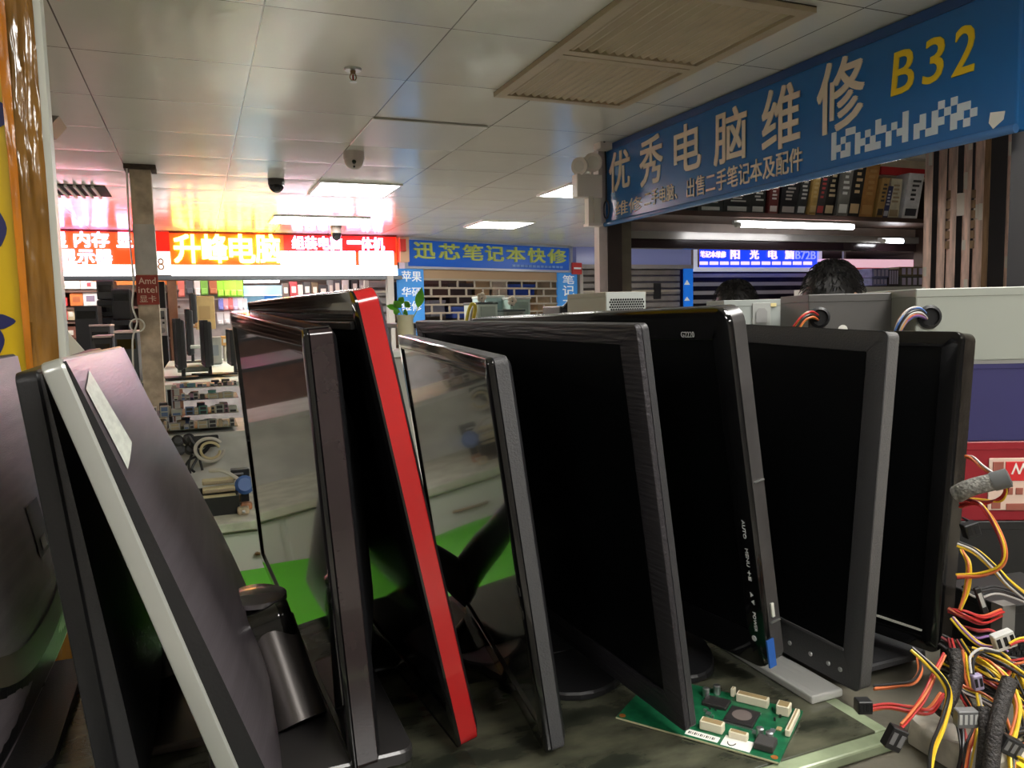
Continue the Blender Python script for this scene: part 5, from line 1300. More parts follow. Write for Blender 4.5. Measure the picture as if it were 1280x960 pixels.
put('sheet', prism(BM(), [(p.x - .3, q.z - 1.3), (q.x + .02, q.z - 1.3), (q.x + .0, q.z), (p.x, p.z), (p.x - .02, p.z), (p.x - .3, p.z)], 0, .004, axes((0, 1.56, 0), (1, 0, 0), (0, 0, 1), (0, -1, 0))), mat('sheet_white', (214, 214, 204), .5), t)
put('bent_rim', bx((p.x - .3, 1.55, q.z - 1.31), (q.x + .02, 1.575, q.z - 1.28)), m_white, t)

# ------------------------------------------------------------------ cabinet with motherboards
CT = -.62
t = thing('cabinet', 'white drawer cabinet under the piled motherboards', 'cabinet', (.0, 2.95, FLOOR))
put('body', bx((-.75, 2.52, FLOOR), (.42, 3.5, CT - .03)), mat('cabinet_white', (214, 218, 206), .4), t)
put('top', bx((-.78, 2.47, CT - .03), (.45, 3.53, CT), bev=.004), mat('cabinet_top_dusty', (206, 204, 188), .5, var=.2, vscale=18), t)
for i, (xa, xb) in enumerate(((-.74, -.18), (-.16, .41))):
    dr = put('drawer', bx((xa, 2.505, CT - .26), (xb, 2.521, CT - .045), bev=.002), mat('cabinet_white', (214, 218, 206), .4), t)
    hx = xa + (xb - xa) * .62
    put('handle', tube(BM(), [(hx - .055, 2.505, CT - .115), (hx - .05, 2.485, CT - .113), (hx + .05, 2.485, CT - .110), (hx + .055, 2.505, CT - .112)], .005, 8), mat('brass_handle', (150, 124, 84), .3, metal=.7), dr, True)
# stepped platform: slanted white board with motherboards above
t = thing('riser', 'worn white riser carrying the rows of motherboards', 'riser', (.0, 3.2, CT))
RZ = UY(255, 541, 3.1).z
put('riser_top', bx((-.7, 3.08, RZ - .02), (.42, 3.5, RZ)), mat('riser_white', (196, 196, 190), .5, var=.12, vscale=12), t)
put('riser_front', prism(BM(), [(3.1, RZ - .02), (3.08, RZ - .02), (2.86, CT), (2.90, CT)], -.68, .40, axes((0, 0, 0), (0, 1, 0), (0, 0, 1), (1, 0, 0))), mat('riser_white', (196, 196, 190), .5, var=.12, vscale=12), t)
m_io = [mat('io_dark', (44, 42, 44), .5), mat('io_steel', (180, 180, 176), .35, metal=.6), mat('io_tan', (170, 156, 128), .5), mat('io_blue', (90, 110, 150), .5), mat('io_teal', (90, 140, 130), .5), mat('io_pink', (170, 130, 150), .5)]
def motherboard(px0, px1, py0, py1, y, seed, label, tint):
    a = UY(px0, py1, y); b = UY(px1, py0, y); wd = b.x - a.x; hg = b.z - a.z; rr = random.Random(seed)
    t = thing('motherboard', label, 'motherboard', (a.x + wd / 2, y, a.z), group='used motherboards stacked port side out')
    put('board', bx((a.x, y + .004, a.z), (b.x, y + .24, a.z + .002)), mat('mb_' + tint[0], tint[1], .5, var=.3, vscale=60), t)
    x = a.x + .004; i = 0
    while x < b.x - .012:
        w_ = rr.choice((.014, .018, .03, .036, .016)); w_ = min(w_, b.x - x - .002); h_ = hg * rr.uniform(.55, 1.0); m = rr.choice(m_io)
        po = put('port_block', bx((x, y, a.z + .002), (x + w_, y + .03, a.z + h_), bev=.001, seg=1), m_io[1] if rr.random() < .55 else m, t)
        bm = BM()
        for k in range(2 if h_ > hg * .7 else 1): box(bm, (x + w_ * .14, y - .0008, a.z + .004 + k * h_ * .46), (x + w_ * .86, y + .001, a.z + .002 + h_ * (.40 + k * .46)))
        put('port_openings', bm, rr.choice((m_io[0], m_io[0], m_io[2], m_io[3])), po)
        x += w_ + rr.choice((.002, .006, .012)); i += 1
    for k in range(3):
        u = a.x + wd * rr.uniform(.1, .8); put('heatsink', bx((u, y + .06 + .04 * k, a.z + .002), (u + .03, y + .1 + .04 * k, a.z + hg * rr.uniform(.5, .95)), bev=.001, seg=1), rr.choice(m_io), t)
    return t
tints = [('olive', (90, 96, 70)), ('brown', (96, 72, 50)), ('navy', (40, 50, 90)), ('plum', (110, 84, 110))]
rows_ = [(211, 297, 522, 539, 3.10, 'lowest motherboard of the pile by the glossy maroon monitor'), (213, 298, 503, 521, 3.12, 'second motherboard from the bottom of the pile by the glossy maroon monitor'), (216, 298, 487, 502, 3.14, 'third motherboard from the bottom of the pile by the glossy maroon monitor'), (214, 296, 475, 486, 3.18, 'topmost motherboard of the pile by the glossy maroon monitor')]
for i, (a_, b_, y0, y1, yy, lb) in enumerate(rows_): motherboard(a_, b_, y0, y1, yy, 40 + i, lb, tints[i])
for i, (a_, b_, y0, y1, yy, lb) in enumerate([(186, 209, 524, 540, 3.10, 'low motherboard half hidden by the brushed monitor back'), (188, 212, 507, 523, 3.13, 'upper motherboard half hidden by the brushed monitor back')]): motherboard(a_, b_, y0, y1, yy, 50 + i, lb, tints[(i + 1) % 4])
# black box with bundled ports, plugs, cable loops
p = UZ(250, 652, CT + .001); q = UY(298, 618, 2.6)
t = thing('parts_bin', 'black open bin full of beige connector heads on the cabinet', 'bin', (.0, 2.65, CT))
a = UY(250, 650, 2.58); b = UY(299, 622, 2.58)
bm = BM(); zt_ = CT + (b.z - a.z) 
for lo, hi in (((a.x, 2.58, CT), (b.x, 2.586, zt_)), ((a.x, 2.75, CT), (b.x, 2.756, zt_)), ((a.x, 2.586, CT), (a.x + .006, 2.75, zt_)), ((b.x - .006, 2.586, CT), (b.x, 2.75, zt_)), ((a.x + .006, 2.586, CT), (b.x - .006, 2.75, CT + .004))): box(bm, lo, hi)
put('bin_shell', bm, m_psu_b, t); put('bin_floor', bx((a.x + .006, 2.586, CT + .004), (b.x - .006, 2.75, zt_ - .02)), m_dark, t)
n = 0
place = ['front row', 'middle row', 'back row']
for j in range(3):
    for i in range(4):
        x = a.x + .012 + (b.x - a.x - .05) * i / 3; z = zt_ - .018 + .018 * j; y = 2.60 + .05 * j
        t2 = thing('serial_plug', f'beige connector head in the black parts bin, {place[j]}', 'connector', (x, y, z), group='beige connector heads in the black bin, ' + place[j])
        put('hood', bx((x, y, z), (x + .030, y + .04, z + .016), bev=.003), mat('plug_beige', (206, 194, 150), .5, var=.1), t2)
        put('shell', bx((x + .003, y - .006, z + .003), (x + .027, y, z + .013), bev=.002), m_io[2], t2)
p = UY(230, 548, 3.0)
for i, (px, py, lb) in enumerate([(222, 551, 'round black plug, one nearer the brushed monitor back'), (236, 549, 'round black plug in the middle of the riser slope'), (224, 562, 'round black plug, lower one on the riser slope'), (238, 561, 'round dark plug beside the black adapter')]):
    c = UY(px, py, 2.98); 
    t2 = thing('power_plug', lb, 'plug', c, group='black plugs on the riser slope'); put('plug_head', lathe(BM(), [(.016, -.02), (.021, -.012), (.021, .004), (.012, .008)], axes(c, (1, 0, 0), (0, .35, .94), (0, -.94, .35)), 18), m_black, t2, True); put('plug_face', lathe(BM(), [(.012, .008), (.012, .010)], axes(c, (1, 0, 0), (0, .35, .94), (0, -.94, .35)), 14), m_dark, t2)
c = UY(255, 552, 2.98)
t2 = thing('power_adapter', 'black power adapter with trailing leads on the riser slope', 'adapter', c)
put('brick', bx((-.05, -.02, -.016), (.05, .02, .016), axes(c, (1, 0, 0), (0, .45, .89), (0, -.89, .45)), bev=.006), m_black, t2)
for k, (pts) in enumerate(([(236, 545), (248, 566), (240, 585), (243, 590)], [(262, 556), (250, 570), (253, 588)], [(266, 552), (255, 566), (238, 574), (232, 582)], [(240, 568), (236, 580), (238, 592)])):
    put('lead', tube(BM(), [UY(a_, b_, 2.95 - .012 * i) for i, (a_, b_) in enumerate(pts)], .0045, 7), m_black, t2, True)
t2 = thing('cable_coil', 'white cable coil lying on the riser slope', 'cable', UY(270, 565, 2.95)); put('coil', tube(BM(), [UY(262 + 18 * cos(a_), 562 + 14 * sin(a_), 2.93) for a_ in [i * pi / 9 for i in range(17)]], .006, 8), m_cable_w, t2, True); put('inner_coil', tube(BM(), [UY(263 + 12 * cos(a_), 563 + 10 * sin(a_), 2.925) for a_ in [i * pi / 8 for i in range(16)]], .005, 8), mat('cream_cable', (206, 192, 150), .5), t2, True)
t2 = thing('adapter_box', 'small black switch box on the dusty cabinet behind the parts bin', 'box', UY(300, 588, 2.75)); c = UY(300, 588, 2.75); put('case', bx((c.x - .03, 2.74, c.z - .03), (c.x + .03, 2.78, c.z + .005), bev=.003), m_black, t2); put('button_row', bx((c.x - .02, 2.738, c.z - .012), (c.x + .01, 2.741, c.z - .006)), m_steel, t2)
t2 = thing('cable', 'thick white cable bent over the connector heads', 'cable', UY(285, 590, 2.7)); put('lead', tube(BM(), [UY(262, 588, 2.72), UY(276, 588, 2.7), UY(290, 594, 2.69), UY(302, 602, 2.68)], .007, 8), m_cable_w, t2, True)
c = UY(306, 606, 2.66)
t2 = thing('fan_motor', 'small round blue fan on the cabinet edge beside the bin', 'fan', (c.x, c.y, CT)); put('hub', lathe(BM(), [(.03, -.012), (.032, 0), (.022, .012)], axes(c, (1, 0, 0), (0, .3, .95), (0, -.95, .3)), 18), mat('fan_blue', (70, 110, 180), .4), t2, True); put('bracket', bx((c.x - .012, c.y + .005, CT), (c.x + .012, c.y + .03, c.z)), m_black, t2)
for i, (px, py, col, lb) in enumerate([(302, 622, (180, 150, 120), 'brown coil of wire at the cabinet edge'), (308, 632, (190, 130, 90), 'copper coloured clip at the cabinet edge'), (304, 638, (200, 180, 150), 'pale screw packet at the cabinet edge')]):
    c = UZ(px, py, CT + .012); t2 = thing('small_part', lb, 'part', (c.x, c.y, CT)); put('piece', bx((c.x - .018, c.y - .015, CT), (c.x + .018, c.y + .015, CT + .024), bev=.006, seg=3), mat('part_%d' % i, col, .4, var=.3, vscale=60), t2, True); put('tip', bx((c.x - .004, c.y - .02, CT + .006), (c.x + .006, c.y + .0, CT + .016), bev=.002), m_steel, t2)
# green stool
m_green = mat('lime_plastic', (92, 205, 22), .35)
GX, GY, GZ = .15, 1.83, -.74
t = thing('low_table', 'lime green oval plastic table between the counter and the white cabinet', 'table', (GX, GY, FLOOR))
put('table_top', plate(ell(GX, GY, .60, .54, 64), GZ - .04, GZ, .01), m_green, t)
for k in range(4):
    an = pi / 4 + k * pi / 2; put('leg', tube(BM(), [(GX + .40 * cos(an), GY + .36 * sin(an), GZ - .04), (GX + .44 * cos(an), GY + .40 * sin(an), FLOOR)], .025, 10, smoothpath=False), m_green, t, True)
t = thing('plastic_bag', 'crumpled white plastic bag on the lime green table', 'bag', (.1, 1.55, GZ)); put('bag', lump((.0, 1.46, GZ), (.2, 1.63, GZ + .05), .016, 5), mat('bag_white', (222, 226, 224), .3), t, True); put('bag_handle', tube(BM(), [(.15, 1.54, GZ + .03), (.16, 1.54, GZ + .07), (.18, 1.55, GZ + .07), (.185, 1.56, GZ + .02)], .006, 6), mat('bag_teal', (60, 150, 140), .4), t, True)

# ------------------------------------------------------------------ memory shop interior (behind the red signs)
YI = 10.3
def ibox(name, cat, label, px0, px1, py0, py1, y, col, dep=.2, extra=None, group=None, rough=.5, bottom=None):
    a = UY(px0, py1, y); b = UY(px1, py0, y)
    zb = a.z if bottom is None else bottom
    t = thing(name, label, cat, ((a.x + b.x) / 2, y + dep / 2, zb), group=group)
    return t, a, b, zb
def carton(label, px0, px1, py0, py1, y, col, band=None, dep=.25):
    t, a, b, zb = ibox('carton', 'box', label, px0, px1, py0, py1, y, col, dep)
    put('carton_body', bx((a.x, y, zb), (b.x - .004, y + dep, b.z), bev=.004, seg=1), mat('ct_' + name_of(col), col, .6, var=.12, vscale=12), t)
    put('printed_panel', bx((a.x + (b.x - a.x) * .2, y - .003, zb + (b.z - zb) * .3), (a.x + (b.x - a.x) * .75, y, zb + (b.z - zb) * .7)), mat('pr_' + name_of(band or (190, 190, 180)), band or (190, 190, 180), .6), t)
def tower(label, px0, px1, py0, py1, y, col=(48, 48, 52), capc=None, dep=.38, floor=True):
    t, a, b, zb = ibox('computer_tower', 'computer', label, px0, px1, py0, py1, y, col, dep, group='computer towers in the memory shop')
    put('case', bx((a.x, y + .012, zb), (b.x, y + dep, b.z), bev=.004, seg=1), mat('tw_' + name_of(col), col, .4), t)
    put('front_panel', bx((a.x, y, zb), (b.x, y + .012, b.z - .01), bev=.004, seg=1), mat('twf_' + name_of(col), tuple(max(0, c_ - 14) for c_ in col), .3), t)
    put('drive_bay', bx((a.x + .015, y - .003, b.z - .12), (b.x - .015, y, b.z - .05)), m_gloss, t)
    if capc: put('top_cover', bx((a.x - .004, y - .004, b.z - .006), (b.x + .004, y + dep, b.z + .012), bev=.003, seg=1), mat('cap_' + name_of(capc), capc, .4), t)
sh = thing('shop_shelving', 'dark shelving along the rear wall of the memory shop', 'shelving', (-.6, YI + .2, FLOOR))
bm = BM()
for px, py in ((0, 363), (0, 384), (0, 402), (0, 425)):
    z = UY(100, py, YI).z; box(bm, (-3.2, YI - .02, z - .025), (-.17, YI + .4, z))
put('shelf_boards', bm, mat('shelf_umber', (84, 62, 52), .6), sh)
put('orange_header', bx((-3.2, YI + .1, UY(100, 350, YI).z), (-.17, YI + .14, .45)), mat('header_orange', (214, 128, 56), .6, var=.12), sh)
put('rear_panel', bx((-3.2, YI + .42, FLOOR), (-.17, YI + .45, .45)), mat('rear_dark', (88, 66, 58), .7, var=.25), sh)
carton('cream carton with grey print on the top shelf of the memory shop', 76, 100, 350, 361.5, YI, (226, 222, 208), (190, 188, 180))
carton('small white carton beside the cream one on the top shelf', 101, 107, 351, 361.5, YI, (220, 218, 214))
carton('white carton with a red patch on the top shelf', 107.5, 115, 350, 361.5, YI, (212, 190, 190), (205, 60, 70))
carton('pale teal carton at the end of the top shelf', 115.5, 121, 352, 361.5, YI, (196, 206, 204))
carton('orange carton on the middle shelf of the memory shop', 88, 103.5, 366, 382.5, YI, (188, 104, 44), (150, 80, 40))
carton('white and teal carton on the middle shelf', 104.5, 122.5, 364, 382.5, YI, (190, 200, 198), (120, 110, 130))
carton('red pack with white print, upper one at the shelf end', 75, 84, 372, 382.5, YI, (200, 60, 64), (230, 200, 200))
carton('red pack with white print, lower one at the shelf end', 75, 84.5, 386, 400.5, YI, (192, 52, 58), (225, 190, 190))
carton('tan and white pack beside the lower red pack', 85, 93, 384.5, 400.5, YI, (170, 160, 130))
carton('brown pack on the lowest visible shelf', 78, 96, 408, 424, YI, (110, 70, 56))
tower('tall dark grey tower standing before the orange carton', 97, 121, 382, 445, 8.2)
tower('black tower on the upper stack, under the shop sign gap', 121.5, 141, 350, 374, 8.8, (60, 60, 64))
tower('black tower in the lower stack below the upper one', 122, 141, 375, 396, 8.8, (46, 46, 50))
tower('dark tower at the foot of that stack', 122, 142, 397, 440, 8.8, (56, 56, 60))
tower('black tower with a small glowing logo beside the column', 141.5, 161, 361, 399, 8.7, (36, 36, 40))
tower('dark tower under the black one beside the column', 142, 162, 400, 440, 8.7, (54, 54, 58))
tower('small grey tower with a pinkish top, higher one', 114, 137, 407, 440, 7.2, (70, 70, 74), (206, 180, 176))
tower('small grey tower with a pinkish top, lower one', 118, 139, 421, 450, 6.4, (60, 60, 62), (190, 164, 156))
tower('large grey tower with a pinkish top next to the column', 147, 171, 415, 480, 6.2, (72, 76, 80), (216, 186, 180))
bn = thing('bench', 'low dark bench under the towers of the memory shop', 'bench', (-1.2, 8.5, FLOOR)); zb = UY(120, 441, 8.5).z
put('bench_top', bx((-2.6, 8.1, zb - .03), (-.5, 9.2, zb)), m_dark, bn)
for xx in (-2.55, -.6): put('leg', bx((xx, 8.15, FLOOR), (xx + .05, 9.1, zb - .03)), m_dark, bn)
bn = thing('bench', 'grey bench carrying the towers with pinkish tops', 'bench', (-.9, 6.6, FLOOR)); zb2 = UY(150, 480, 6.2).z
put('bench_top', bx((-1.6, 6.15, zb2 - .03), (-.30, 7.6, zb2)), m_dark, bn)
for xx in (-1.55, -.4): put('leg', bx((xx, 6.2, FLOOR), (xx + .05, 7.5, zb2 - .03)), m_dark, bn)

# right half of the memory shop
xs0 = UY(186, 400, 9.3).x
t = thing('cabinet', 'black cabinet with a white intercom beside the brown shop post', 'cabinet', (xs0 + .1, 9.3, FLOOR)); a = UY(186, 460, 9.2); b = UY(205, 352, 9.2)
put('cabinet_body', bx((a.x, 9.2, FLOOR), (b.x, 9.6, b.z)), m_black, t); put('door_gap', bx(((a.x + b.x) / 2 - .004, 9.196, FLOOR), ((a.x + b.x) / 2 + .004, 9.2, b.z)), m_dot, t)
a = UY(197.5, 420, 9.15); b = UY(207.5, 385, 9.15)
t = thing('intercom', 'white intercom panel with grey screen and round dial', 'intercom', (a.x, 9.15, a.z)); put('panel', bx((a.x, 9.14, a.z), (b.x, 9.195, b.z), bev=.006), m_white, t)
put('display', bx((a.x + .02, 9.136, b.z - .12), (b.x - .02, 9.14, b.z - .03)), mat('display_grey', (120, 124, 124), .3), t)
put('dial', lathe(BM(), [(.03, 0), (.03, .006), (.02, .008)], axes(((a.x + b.x) / 2, 9.14, a.z + .06), (1, 0, 0), (0, 0, 1), (0, -1, 0)), 18), mat('dial_grey', (170, 172, 172), .3), t)
for z_ in (.13, .18): put('button', bx(((a.x + b.x) / 2 + .005, 9.135, a.z + z_), ((a.x + b.x) / 2 + .025, 9.14, a.z + z_ + .022)), m_black, t)
a = UY(208, 345, 9.05); b = UY(219.5, 345, 9.05)
t = thing('shop_post', 'brown timber post at the entrance of the memory shop', 'post', (a.x, 9.05, FLOOR)); put('timber', bx((a.x, 9.03, FLOOR), (b.x, 9.14, .44), bev=.004), mat('timber_brown', (136, 96, 74), .6, var=.15), t); put('white_clip', bx((a.x + .03, 9.02, -.05), (a.x + .05, 9.03, -.02)), m_white, t)
def side_monitor(label, px, py0, py1, y, wd, yaw, foot=True):
    a = UY(px, py1, y); b = UY(px, py0, y); hgt = b.z - a.z
    t = thing('display_monitor', label, 'monitor', (a.x, y, a.z), rot=rotz(yaw), group='monitors on sale in the memory shop')
    f_ = .07 if foot else .0
    put('bezel', frame_ring(BM(), wd, hgt - f_, 0, .03, .02, rad=.008, M=None), m_black, t, world=False)
    o_ = t.children[-1] if t.children else None
    put('rear_shell', bx((.02, .01, .01), (.055, wd - .01, hgt - f_ - .01), bev=.012), m_dark, t, world=False)
    put('screen', bx((.004, .018, .018), (.01, wd - .018, hgt - f_ - .018)), m_screen, t, world=False)
    for c_ in t.children: c_.location.z += f_
    if foot: put('stand_base', bx((-.08, wd * .3, 0), (.14, wd * .7, .012), bev=.004), m_black, t, world=False); put('stand_neck', bx((.03, wd * .45, .012), (.055, wd * .55, f_ + .06)), m_black, t, world=False)
side_monitor('tall black monitor seen edge-on beside the brown timber post', 224, 398, 476, 5.6, .5, radians(4))
side_monitor('black monitor edge-on between the post and the yellowed carton', 236, 386, 455, 7.2, .5, radians(2))
side_monitor('grey-edged monitor edge-on in front of the yellowed carton', 258, 400, 472, 5.8, .5, radians(3))
side_monitor('black monitor edge-on hanging high before the yellowed carton', 240, 366, 405, 8.2, .5, radians(2), False)
side_monitor('thin black monitor edge-on beside the glossy maroon monitor', 290, 412, 470, 5.8, .4, radians(2))
carton('large yellowed carton with a brown seam amid the monitors', 245, 268, 370, 412, 8.6, (172, 146, 96), (150, 124, 80))
carton('brown carton on the shop table under the hanging monitor', 232, 247, 401, 410, 8.4, (160, 116, 72))
carton('amber carton under a blister pack shelf', 277, 288, 420, 432, 8.0, (196, 146, 80))
carton('grey carton with round fan print', 261, 277, 421, 455, 7.6, (150, 148, 140), (120, 124, 130))
carton('pale carton behind the amber one', 281, 292, 432, 455, 8.1, (190, 186, 172), (140, 130, 110))
tb = thing('shop_table', 'pale green-white shop table carrying the edge-on monitors', 'table', (.3, 6.2, FLOOR)); ztb = UY(240, 477, 5.6).z
put('table_top', bx((-.28, 5.4, ztb - .03), (1.0, 8.7, ztb)), mat('table_pale', (206, 214, 204), .4), tb)
for xx, yy in ((-.25, 5.45), (.93, 5.45), (-.25, 8.6), (.93, 8.6)): put('leg', bx((xx, yy, FLOOR), (xx + .05, yy + .05, ztb - .03)), m_steel, tb)
carton('silver device case lying on the pale shop table', 238, 252, 432, 436, 6.6, (196, 200, 190))
carton('pale green device case lying on the shop table', 222, 262, 458, 466, 6.0, (176, 186, 172))
# carton supports: rack behind
rk = thing('shop_rack', 'white peg rack full of hanging blister packs in the memory shop', 'rack', (1.0, YI, FLOOR)); xa = UY(221, 380, YI).x; xb = UY(305, 380, YI).x
put('rack_back', bx((xa, YI + .12, FLOOR), (xb, YI + .16, .45)), mat('peg_back', (150, 150, 150), .6, var=.25, vscale=6), rk)
bm = BM()
for py in (348.5, 374.5, 392): z = UY(260, py, YI).z; box(bm, (xa, YI + .08, z), (xb, YI + .12, z + .02))
put('peg_rail', bm, m_steel, rk)
bl = [(223, 230, 349, 371, (206, 120, 110), 'red and white'), (233, 241, 350, 368, (70, 80, 88), 'dark blue-grey'), (243.5, 250, 348, 370, (200, 206, 206), 'white'), (251, 259.5, 350, 369, (110, 170, 70), 'black and lime'), (262, 271, 351, 368, (150, 90, 60), 'black, red and green'), (272, 279.5, 352, 371, (140, 215, 60), 'lime-bottomed pink'), (280, 287, 352, 371, (146, 222, 64), 'lime-bottomed grey'), (288, 295, 352, 371, (150, 224, 70), 'lime-bottomed violet'), (296, 303.5, 352, 371, (140, 216, 66), 'lime-bottomed clear'),
      (273.5, 279, 376, 388, (110, 120, 190), 'small blue'), (280, 285, 376, 388, (206, 150, 160), 'small pink-red'), (286, 291, 375, 388, (196, 100, 100), 'small red'), (292, 297, 376, 389, (170, 170, 200), 'small lilac'), (298, 303, 376, 389, (196, 196, 206), 'small pale'), (304, 309, 376, 389, (186, 190, 196), 'small silver'), (272, 279, 393, 406, (190, 196, 200), 'low frosted'), (281, 287, 392, 405, (200, 204, 206), 'low clear')]
for a_, b_, y0, y1, col, lb in bl:
    p = UY(a_, y1, YI); q = UY(b_, y0, YI)
    t = thing('blister_pack', f'{lb} blister pack hanging on the peg rack', 'blister pack', ((p.x + q.x) / 2, YI, p.z), group='blister packs on the peg rack')
    zc = p.z + (q.z - p.z) * .45
    put('card', bx((p.x, YI + .02, p.z), (q.x, YI + .026, q.z + .03)), mat('bc_' + name_of(col), col, .5), t)
    put('bubble', bx((p.x + .008, YI - .015, p.z + .012), (q.x - .008, YI + .02, zc), bev=.008, seg=2), mat('bb_' + name_of(tuple(min(255, c_ + 20) for c_ in col)), tuple(min(255, c_ + 20) for c_ in col), .15), t)
    put('peg_hook', bx(((p.x + q.x) / 2 - .004, YI + .0, q.z + .012), ((p.x + q.x) / 2 + .004, YI + .12, q.z + .02)), m_steel, t)
# bright showcase
a = UY(306, 388, YI + .3); b = UY(352, 352, YI + .3)
t = thing('showcase', 'brightly lit blue-white showcase behind the red-sided monitor', 'showcase', ((a.x + b.x) / 2, YI + .3, FLOOR))
put('back_panel', bx((a.x, YI + .3, FLOOR), (b.x, YI + .34, .44)), mat('case_blue', (150, 200, 226), .3, emit=.35, var=.25, vscale=4), t)  # panel glows by itself to carry the blue-white shop light
put('lamp', bx((a.x, YI + .1, b.z - .02), (b.x - .05, YI + .2, b.z + .05)), mat('case_lamp', (255, 255, 255), .4, emit=8), t)
put('blue_screen', bx((a.x + .25, YI + .25, a.z + .02), (a.x + .4, YI + .29, a.z + .2)), mat('case_screen', (70, 140, 220), .3, emit=.5), t)
put('glass_shelf', bx((a.x, YI + .1, a.z + .18), (b.x, YI + .3, a.z + .19)), m_white, t)
xa = UY(353.5, 370, YI).x; xb = UY(459, 370, YI).x; zsf = UY(400, 372, YI).z
t = thing('shop_shelving', 'dark shelving of small goods above the red-sided monitor', 'shelving', ((xa + xb) / 2, YI + .2, FLOOR))
put('rear_panel', bx((xa, YI + .35, FLOOR), (xb, YI + .38, .44)), mat('rear_grey', (90, 90, 92), .7, var=.2), t)
bm = BM()
for z in (zsf - .03, zsf - .45, zsf - .9): box(bm, (xa, YI - .02, z), (xb, YI + .35, z + .03))
put('shelf_boards', bm, m_dark, t)
gd = [(354, 361, 354, (90, 80, 74), 'brown jar-like'), (363, 372, 352, (160, 60, 66), 'red'), (373, 379, 356, (190, 190, 186), 'white-striped'), (380, 389, 352, (60, 62, 64), 'black'), (390, 398, 353, (96, 84, 64), 'olive'), (399, 410, 356, (52, 54, 58), 'slate'), (411, 417, 350, (120, 122, 126), 'grey'), (418, 426, 346, (70, 72, 80), 'blue-black'), (428, 436, 349, (196, 196, 200), 'pale'), (440, 448, 347, (56, 58, 62), 'charcoal'), (450, 457, 350, (150, 150, 154), 'silver')]
for a_, b_, y0, col, lb in gd: carton(f'{lb} packet on the dark shelf above the red-sided monitor', a_, b_, y0, 372, YI, col, (200, 196, 190), .15)
slat_shutter(UY(461, 370, 9.35).x, UY(484, 370, 9.35).x, 9.35, 'dark slatted shutter beside the grey steel post, near the plant', .44)
# unseen lamps added to brighten the shop interior
for x_, y_, lb in ((-1.4, 9.7, 'unseen added light panel inside the memory shop over the towers'), (.9, 9.75, 'unseen added light panel inside the memory shop over the blister packs')):
    panel(x_, y_, lb, .9, .5)

# ------------------------------------------------------------------ middle distance: plant and old machines
c = UY(507, 412, 2.3)
m_leaf = mat('leaf_green', (128, 196, 74), .4, var=.25, vscale=30); m_stem = mat('stem_green', (130, 150, 90), .5)
t = thing('potted_plant', 'small green vine plant in a frosted vase behind the brushed monitor', 'plant', (c.x, c.y, c.z - .03))
put('vase', lathe(BM(), [(.022, -.06), (.026, 0), (.024, .03), (.027, .045), (.024, .045), (.021, .02), (.018, -.05)], Matrix.Translation(c), 24), mat('vase_frosted', (222, 214, 180), .3, alpha=.75), t, True)
def leaf(base, tip, wd, curl=.01):
    bm = BM(); d = tip - base; L_ = d.length; d.normalize(); sd = d.cross(Vector((-.4, -.9, .15))).cross(d); sd = d.cross(Vector((.37, .92, 0))).normalized(); up = sd.cross(d)
    prof = [0, .55, .9, 1.0, .9, .65, .3, 0]; n = len(prof); A_ = []
    for i, w_ in enumerate(prof):
        f = i / (n - 1); cpt = base + d * L_ * f - up * curl * (f * f)
        A_.append([bm.verts.new(cpt + sd * wd * w_ * s - up * .25 * wd * abs(s) * -w_) for s in (-1, -.5, 0, .5, 1)] if 0 < w_ else [bm.verts.new(cpt)])
    for i in range(n - 1):
        a_, b_ = A_[i], A_[i + 1]
        if len(a_) == 1:
            for k in range(4): bm.faces.new((a_[0], b_[k], b_[k + 1]))
        elif len(b_) == 1:
            for k in range(4): bm.faces.new((a_[k], a_[k + 1], b_[0]))
        else:
            for k in range(4): bm.faces.new((a_[k], a_[k + 1], b_[k + 1], b_[k]))
    r_ = bmesh.ops.solidify(bm, geom=bm.faces[:], thickness=.0006)
    return bm
for i, (b_, tp, wd) in enumerate([((522, 385), (528, 358), .014), ((498, 386), (480, 381), .009), ((502, 385), (490, 374), .012), ((506, 384), (513, 376), .012), ((500, 390), (488, 389), .010), ((504, 392), (512, 388), .010), ((498, 380), (506, 370), .011)]):
    put('leaf', leaf(UY(*b_, 2.3 - .01 * (i % 3)), UY(*tp, 2.28 - .015 * (i % 3)), wd), m_leaf, t, True)
for a_, b_ in (((507, 408), (502, 386)), ((505, 410), (500, 390)), ((509, 408), (523, 384)), ((506, 409), (498, 386))): put('stem', tube(BM(), [UY(*a_, 2.3), UY((a_[0] + b_[0]) / 2 + 1, (a_[1] + b_[1]) / 2, 2.29), UY(*b_, 2.3)], .0013, 6), m_stem, t, True)
pd = thing('plinth', 'tall pale plinth standing under the vine plant', 'plinth', (c.x, c.y, FLOOR)); put('shaft', bx((c.x - .07, c.y - .07, FLOOR), (c.x + .07, c.y + .07, c.z - .08)), m_wall, pd); put('cap', bx((c.x - .08, c.y - .08, c.z - .08), (c.x + .08, c.y + .08, c.z - .06), bev=.003), m_white, pd)
ZM = UY(640, 401, 5.0).z
tb = thing('work_table', 'grey work table under the old white machines', 'table', (1.9, 5.2, FLOOR)); put('table_top', bx((1.25, 4.85, ZM - .03), (2.6, 5.7, ZM)), m_dark, tb)
for xx, yy in ((1.28, 4.9), (2.5, 4.9), (1.28, 5.6), (2.5, 5.6)): put('leg', bx((xx, yy, FLOOR), (xx + .05, yy + .05, ZM - .03)), m_steel, tb)
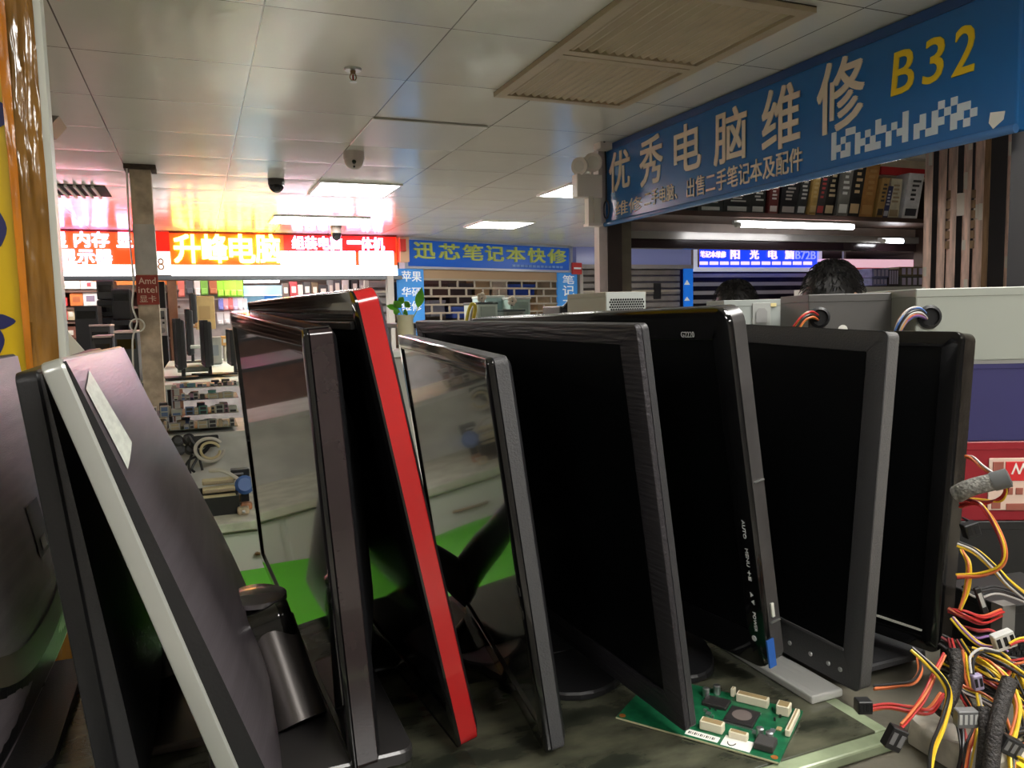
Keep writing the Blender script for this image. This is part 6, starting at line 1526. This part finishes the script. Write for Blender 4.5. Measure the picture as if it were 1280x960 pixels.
def machine(label, px0, px1, py0, y, col, kind=0):
    a = UY(px0, 401, y); b = UY(px1, py0, y); t = thing('old_machine', label, 'machine', ((a.x + b.x) / 2, y, ZM), group='old machines on the grey work table')
    put('case', bx((a.x, y, ZM), (b.x, y + .3, b.z), bev=.008), mat('mc_' + name_of(col), col, .5, var=.08), t)
    hh_ = b.z - ZM; wd = b.x - a.x
    put('front_panel', bx((a.x + wd * .12, y - .006, ZM + hh_ * .25), (b.x - wd * .12, y, b.z - hh_ * .2), bev=.003), mat('mp_' + name_of(col), tuple(max(0, c_ - 40) for c_ in col), .4), t)
    put('top_lid', bx((a.x - .004, y - .004, b.z - .012), (b.x + .004, y + .3, b.z + .004), bev=.003), mat('mc_dark' if kind else 'mc_lid', (70, 84, 84) if kind else (210, 216, 210), .5), t)
machine('white machine with dark top on the grey work table, beside the coiled hose', 598, 622, 378, 4.9, (206, 222, 214), 1)
machine('pale teal machine on the grey work table, taller one', 608, 630, 370, 5.25, (176, 206, 206))
machine('pale green machine on the work table nearest the 笔记本 banner', 638, 663, 372, 5.1, (190, 214, 204))
machine('low grey machine on the grey work table', 630, 656, 387, 4.88, (150, 156, 150), 1)
c = UY(590, 386, 4.9)
t = thing('hose_coil', 'yellow and grey hose coil standing beside the white machine', 'hose', (c.x, 4.9, ZM))
put('yellow_hose', tube(BM(), [UY(583, 402, 4.92), UY(586, 388, 4.91), UY(590, 380, 4.9), UY(594, 384, 4.9), UY(592, 398, 4.9)], .012, 8), mat('hose_yellow', (206, 186, 60), .4), t, True); put('grey_hose', tube(BM(), [UY(588, 402, 4.95), UY(591, 388, 4.95), UY(595, 383, 4.94), UY(598, 392, 4.94), UY(596, 402, 4.94)], .012, 8), mat('hose_grey', (130, 130, 136), .4), t, True)
for i, (px, py, lb) in enumerate([(602, 372, 'cream flower-like fan part on the white machine'), (640, 376, 'small white ornament in front of the pale green machine')]):
    c = UY(px, py, 4.95); t = thing('ornament', lb, 'ornament', (c.x, c.y, c.z - .03))
    for k in range(5): 
        an = 2 * pi * k / 5; bm = BM(); bmesh.ops.create_uvsphere(bm, u_segments=12, v_segments=8, radius=1, matrix=Matrix.Translation(c + Vector((.02 * cos(an), 0, .02 * sin(an)))) @ Matrix.Diagonal((.017, .012, .017, 1))); put('petal', bm, mat('petal_cream', (220, 206, 190), .6), t, True)
    put('stalk', tube(BM(), [c, c - Vector((0, 0, .035))], .008, 8, smoothpath=False), m_brown, t, True)
# dark printer under the banner
p = UY(700, 402, 5.0); q = UY(722, 382, 5.0)
t = thing('printer', 'dark low machine below the 笔记本 banner', 'machine', (p.x, 5.0, ZM)); put('case', bx((p.x, 5.0, ZM), (q.x, 5.3, q.z), bev=.01), m_black, t); put('paper_tray', prism(BM(), [(0, 0), (.1, .05), (.1, .06), (0, .012)], p.x + .02, q.x - .02, axes((0, 5.0, q.z - .02), (0, -1, 0), (0, 0, 1), (1, 0, 0))), m_dark, t)
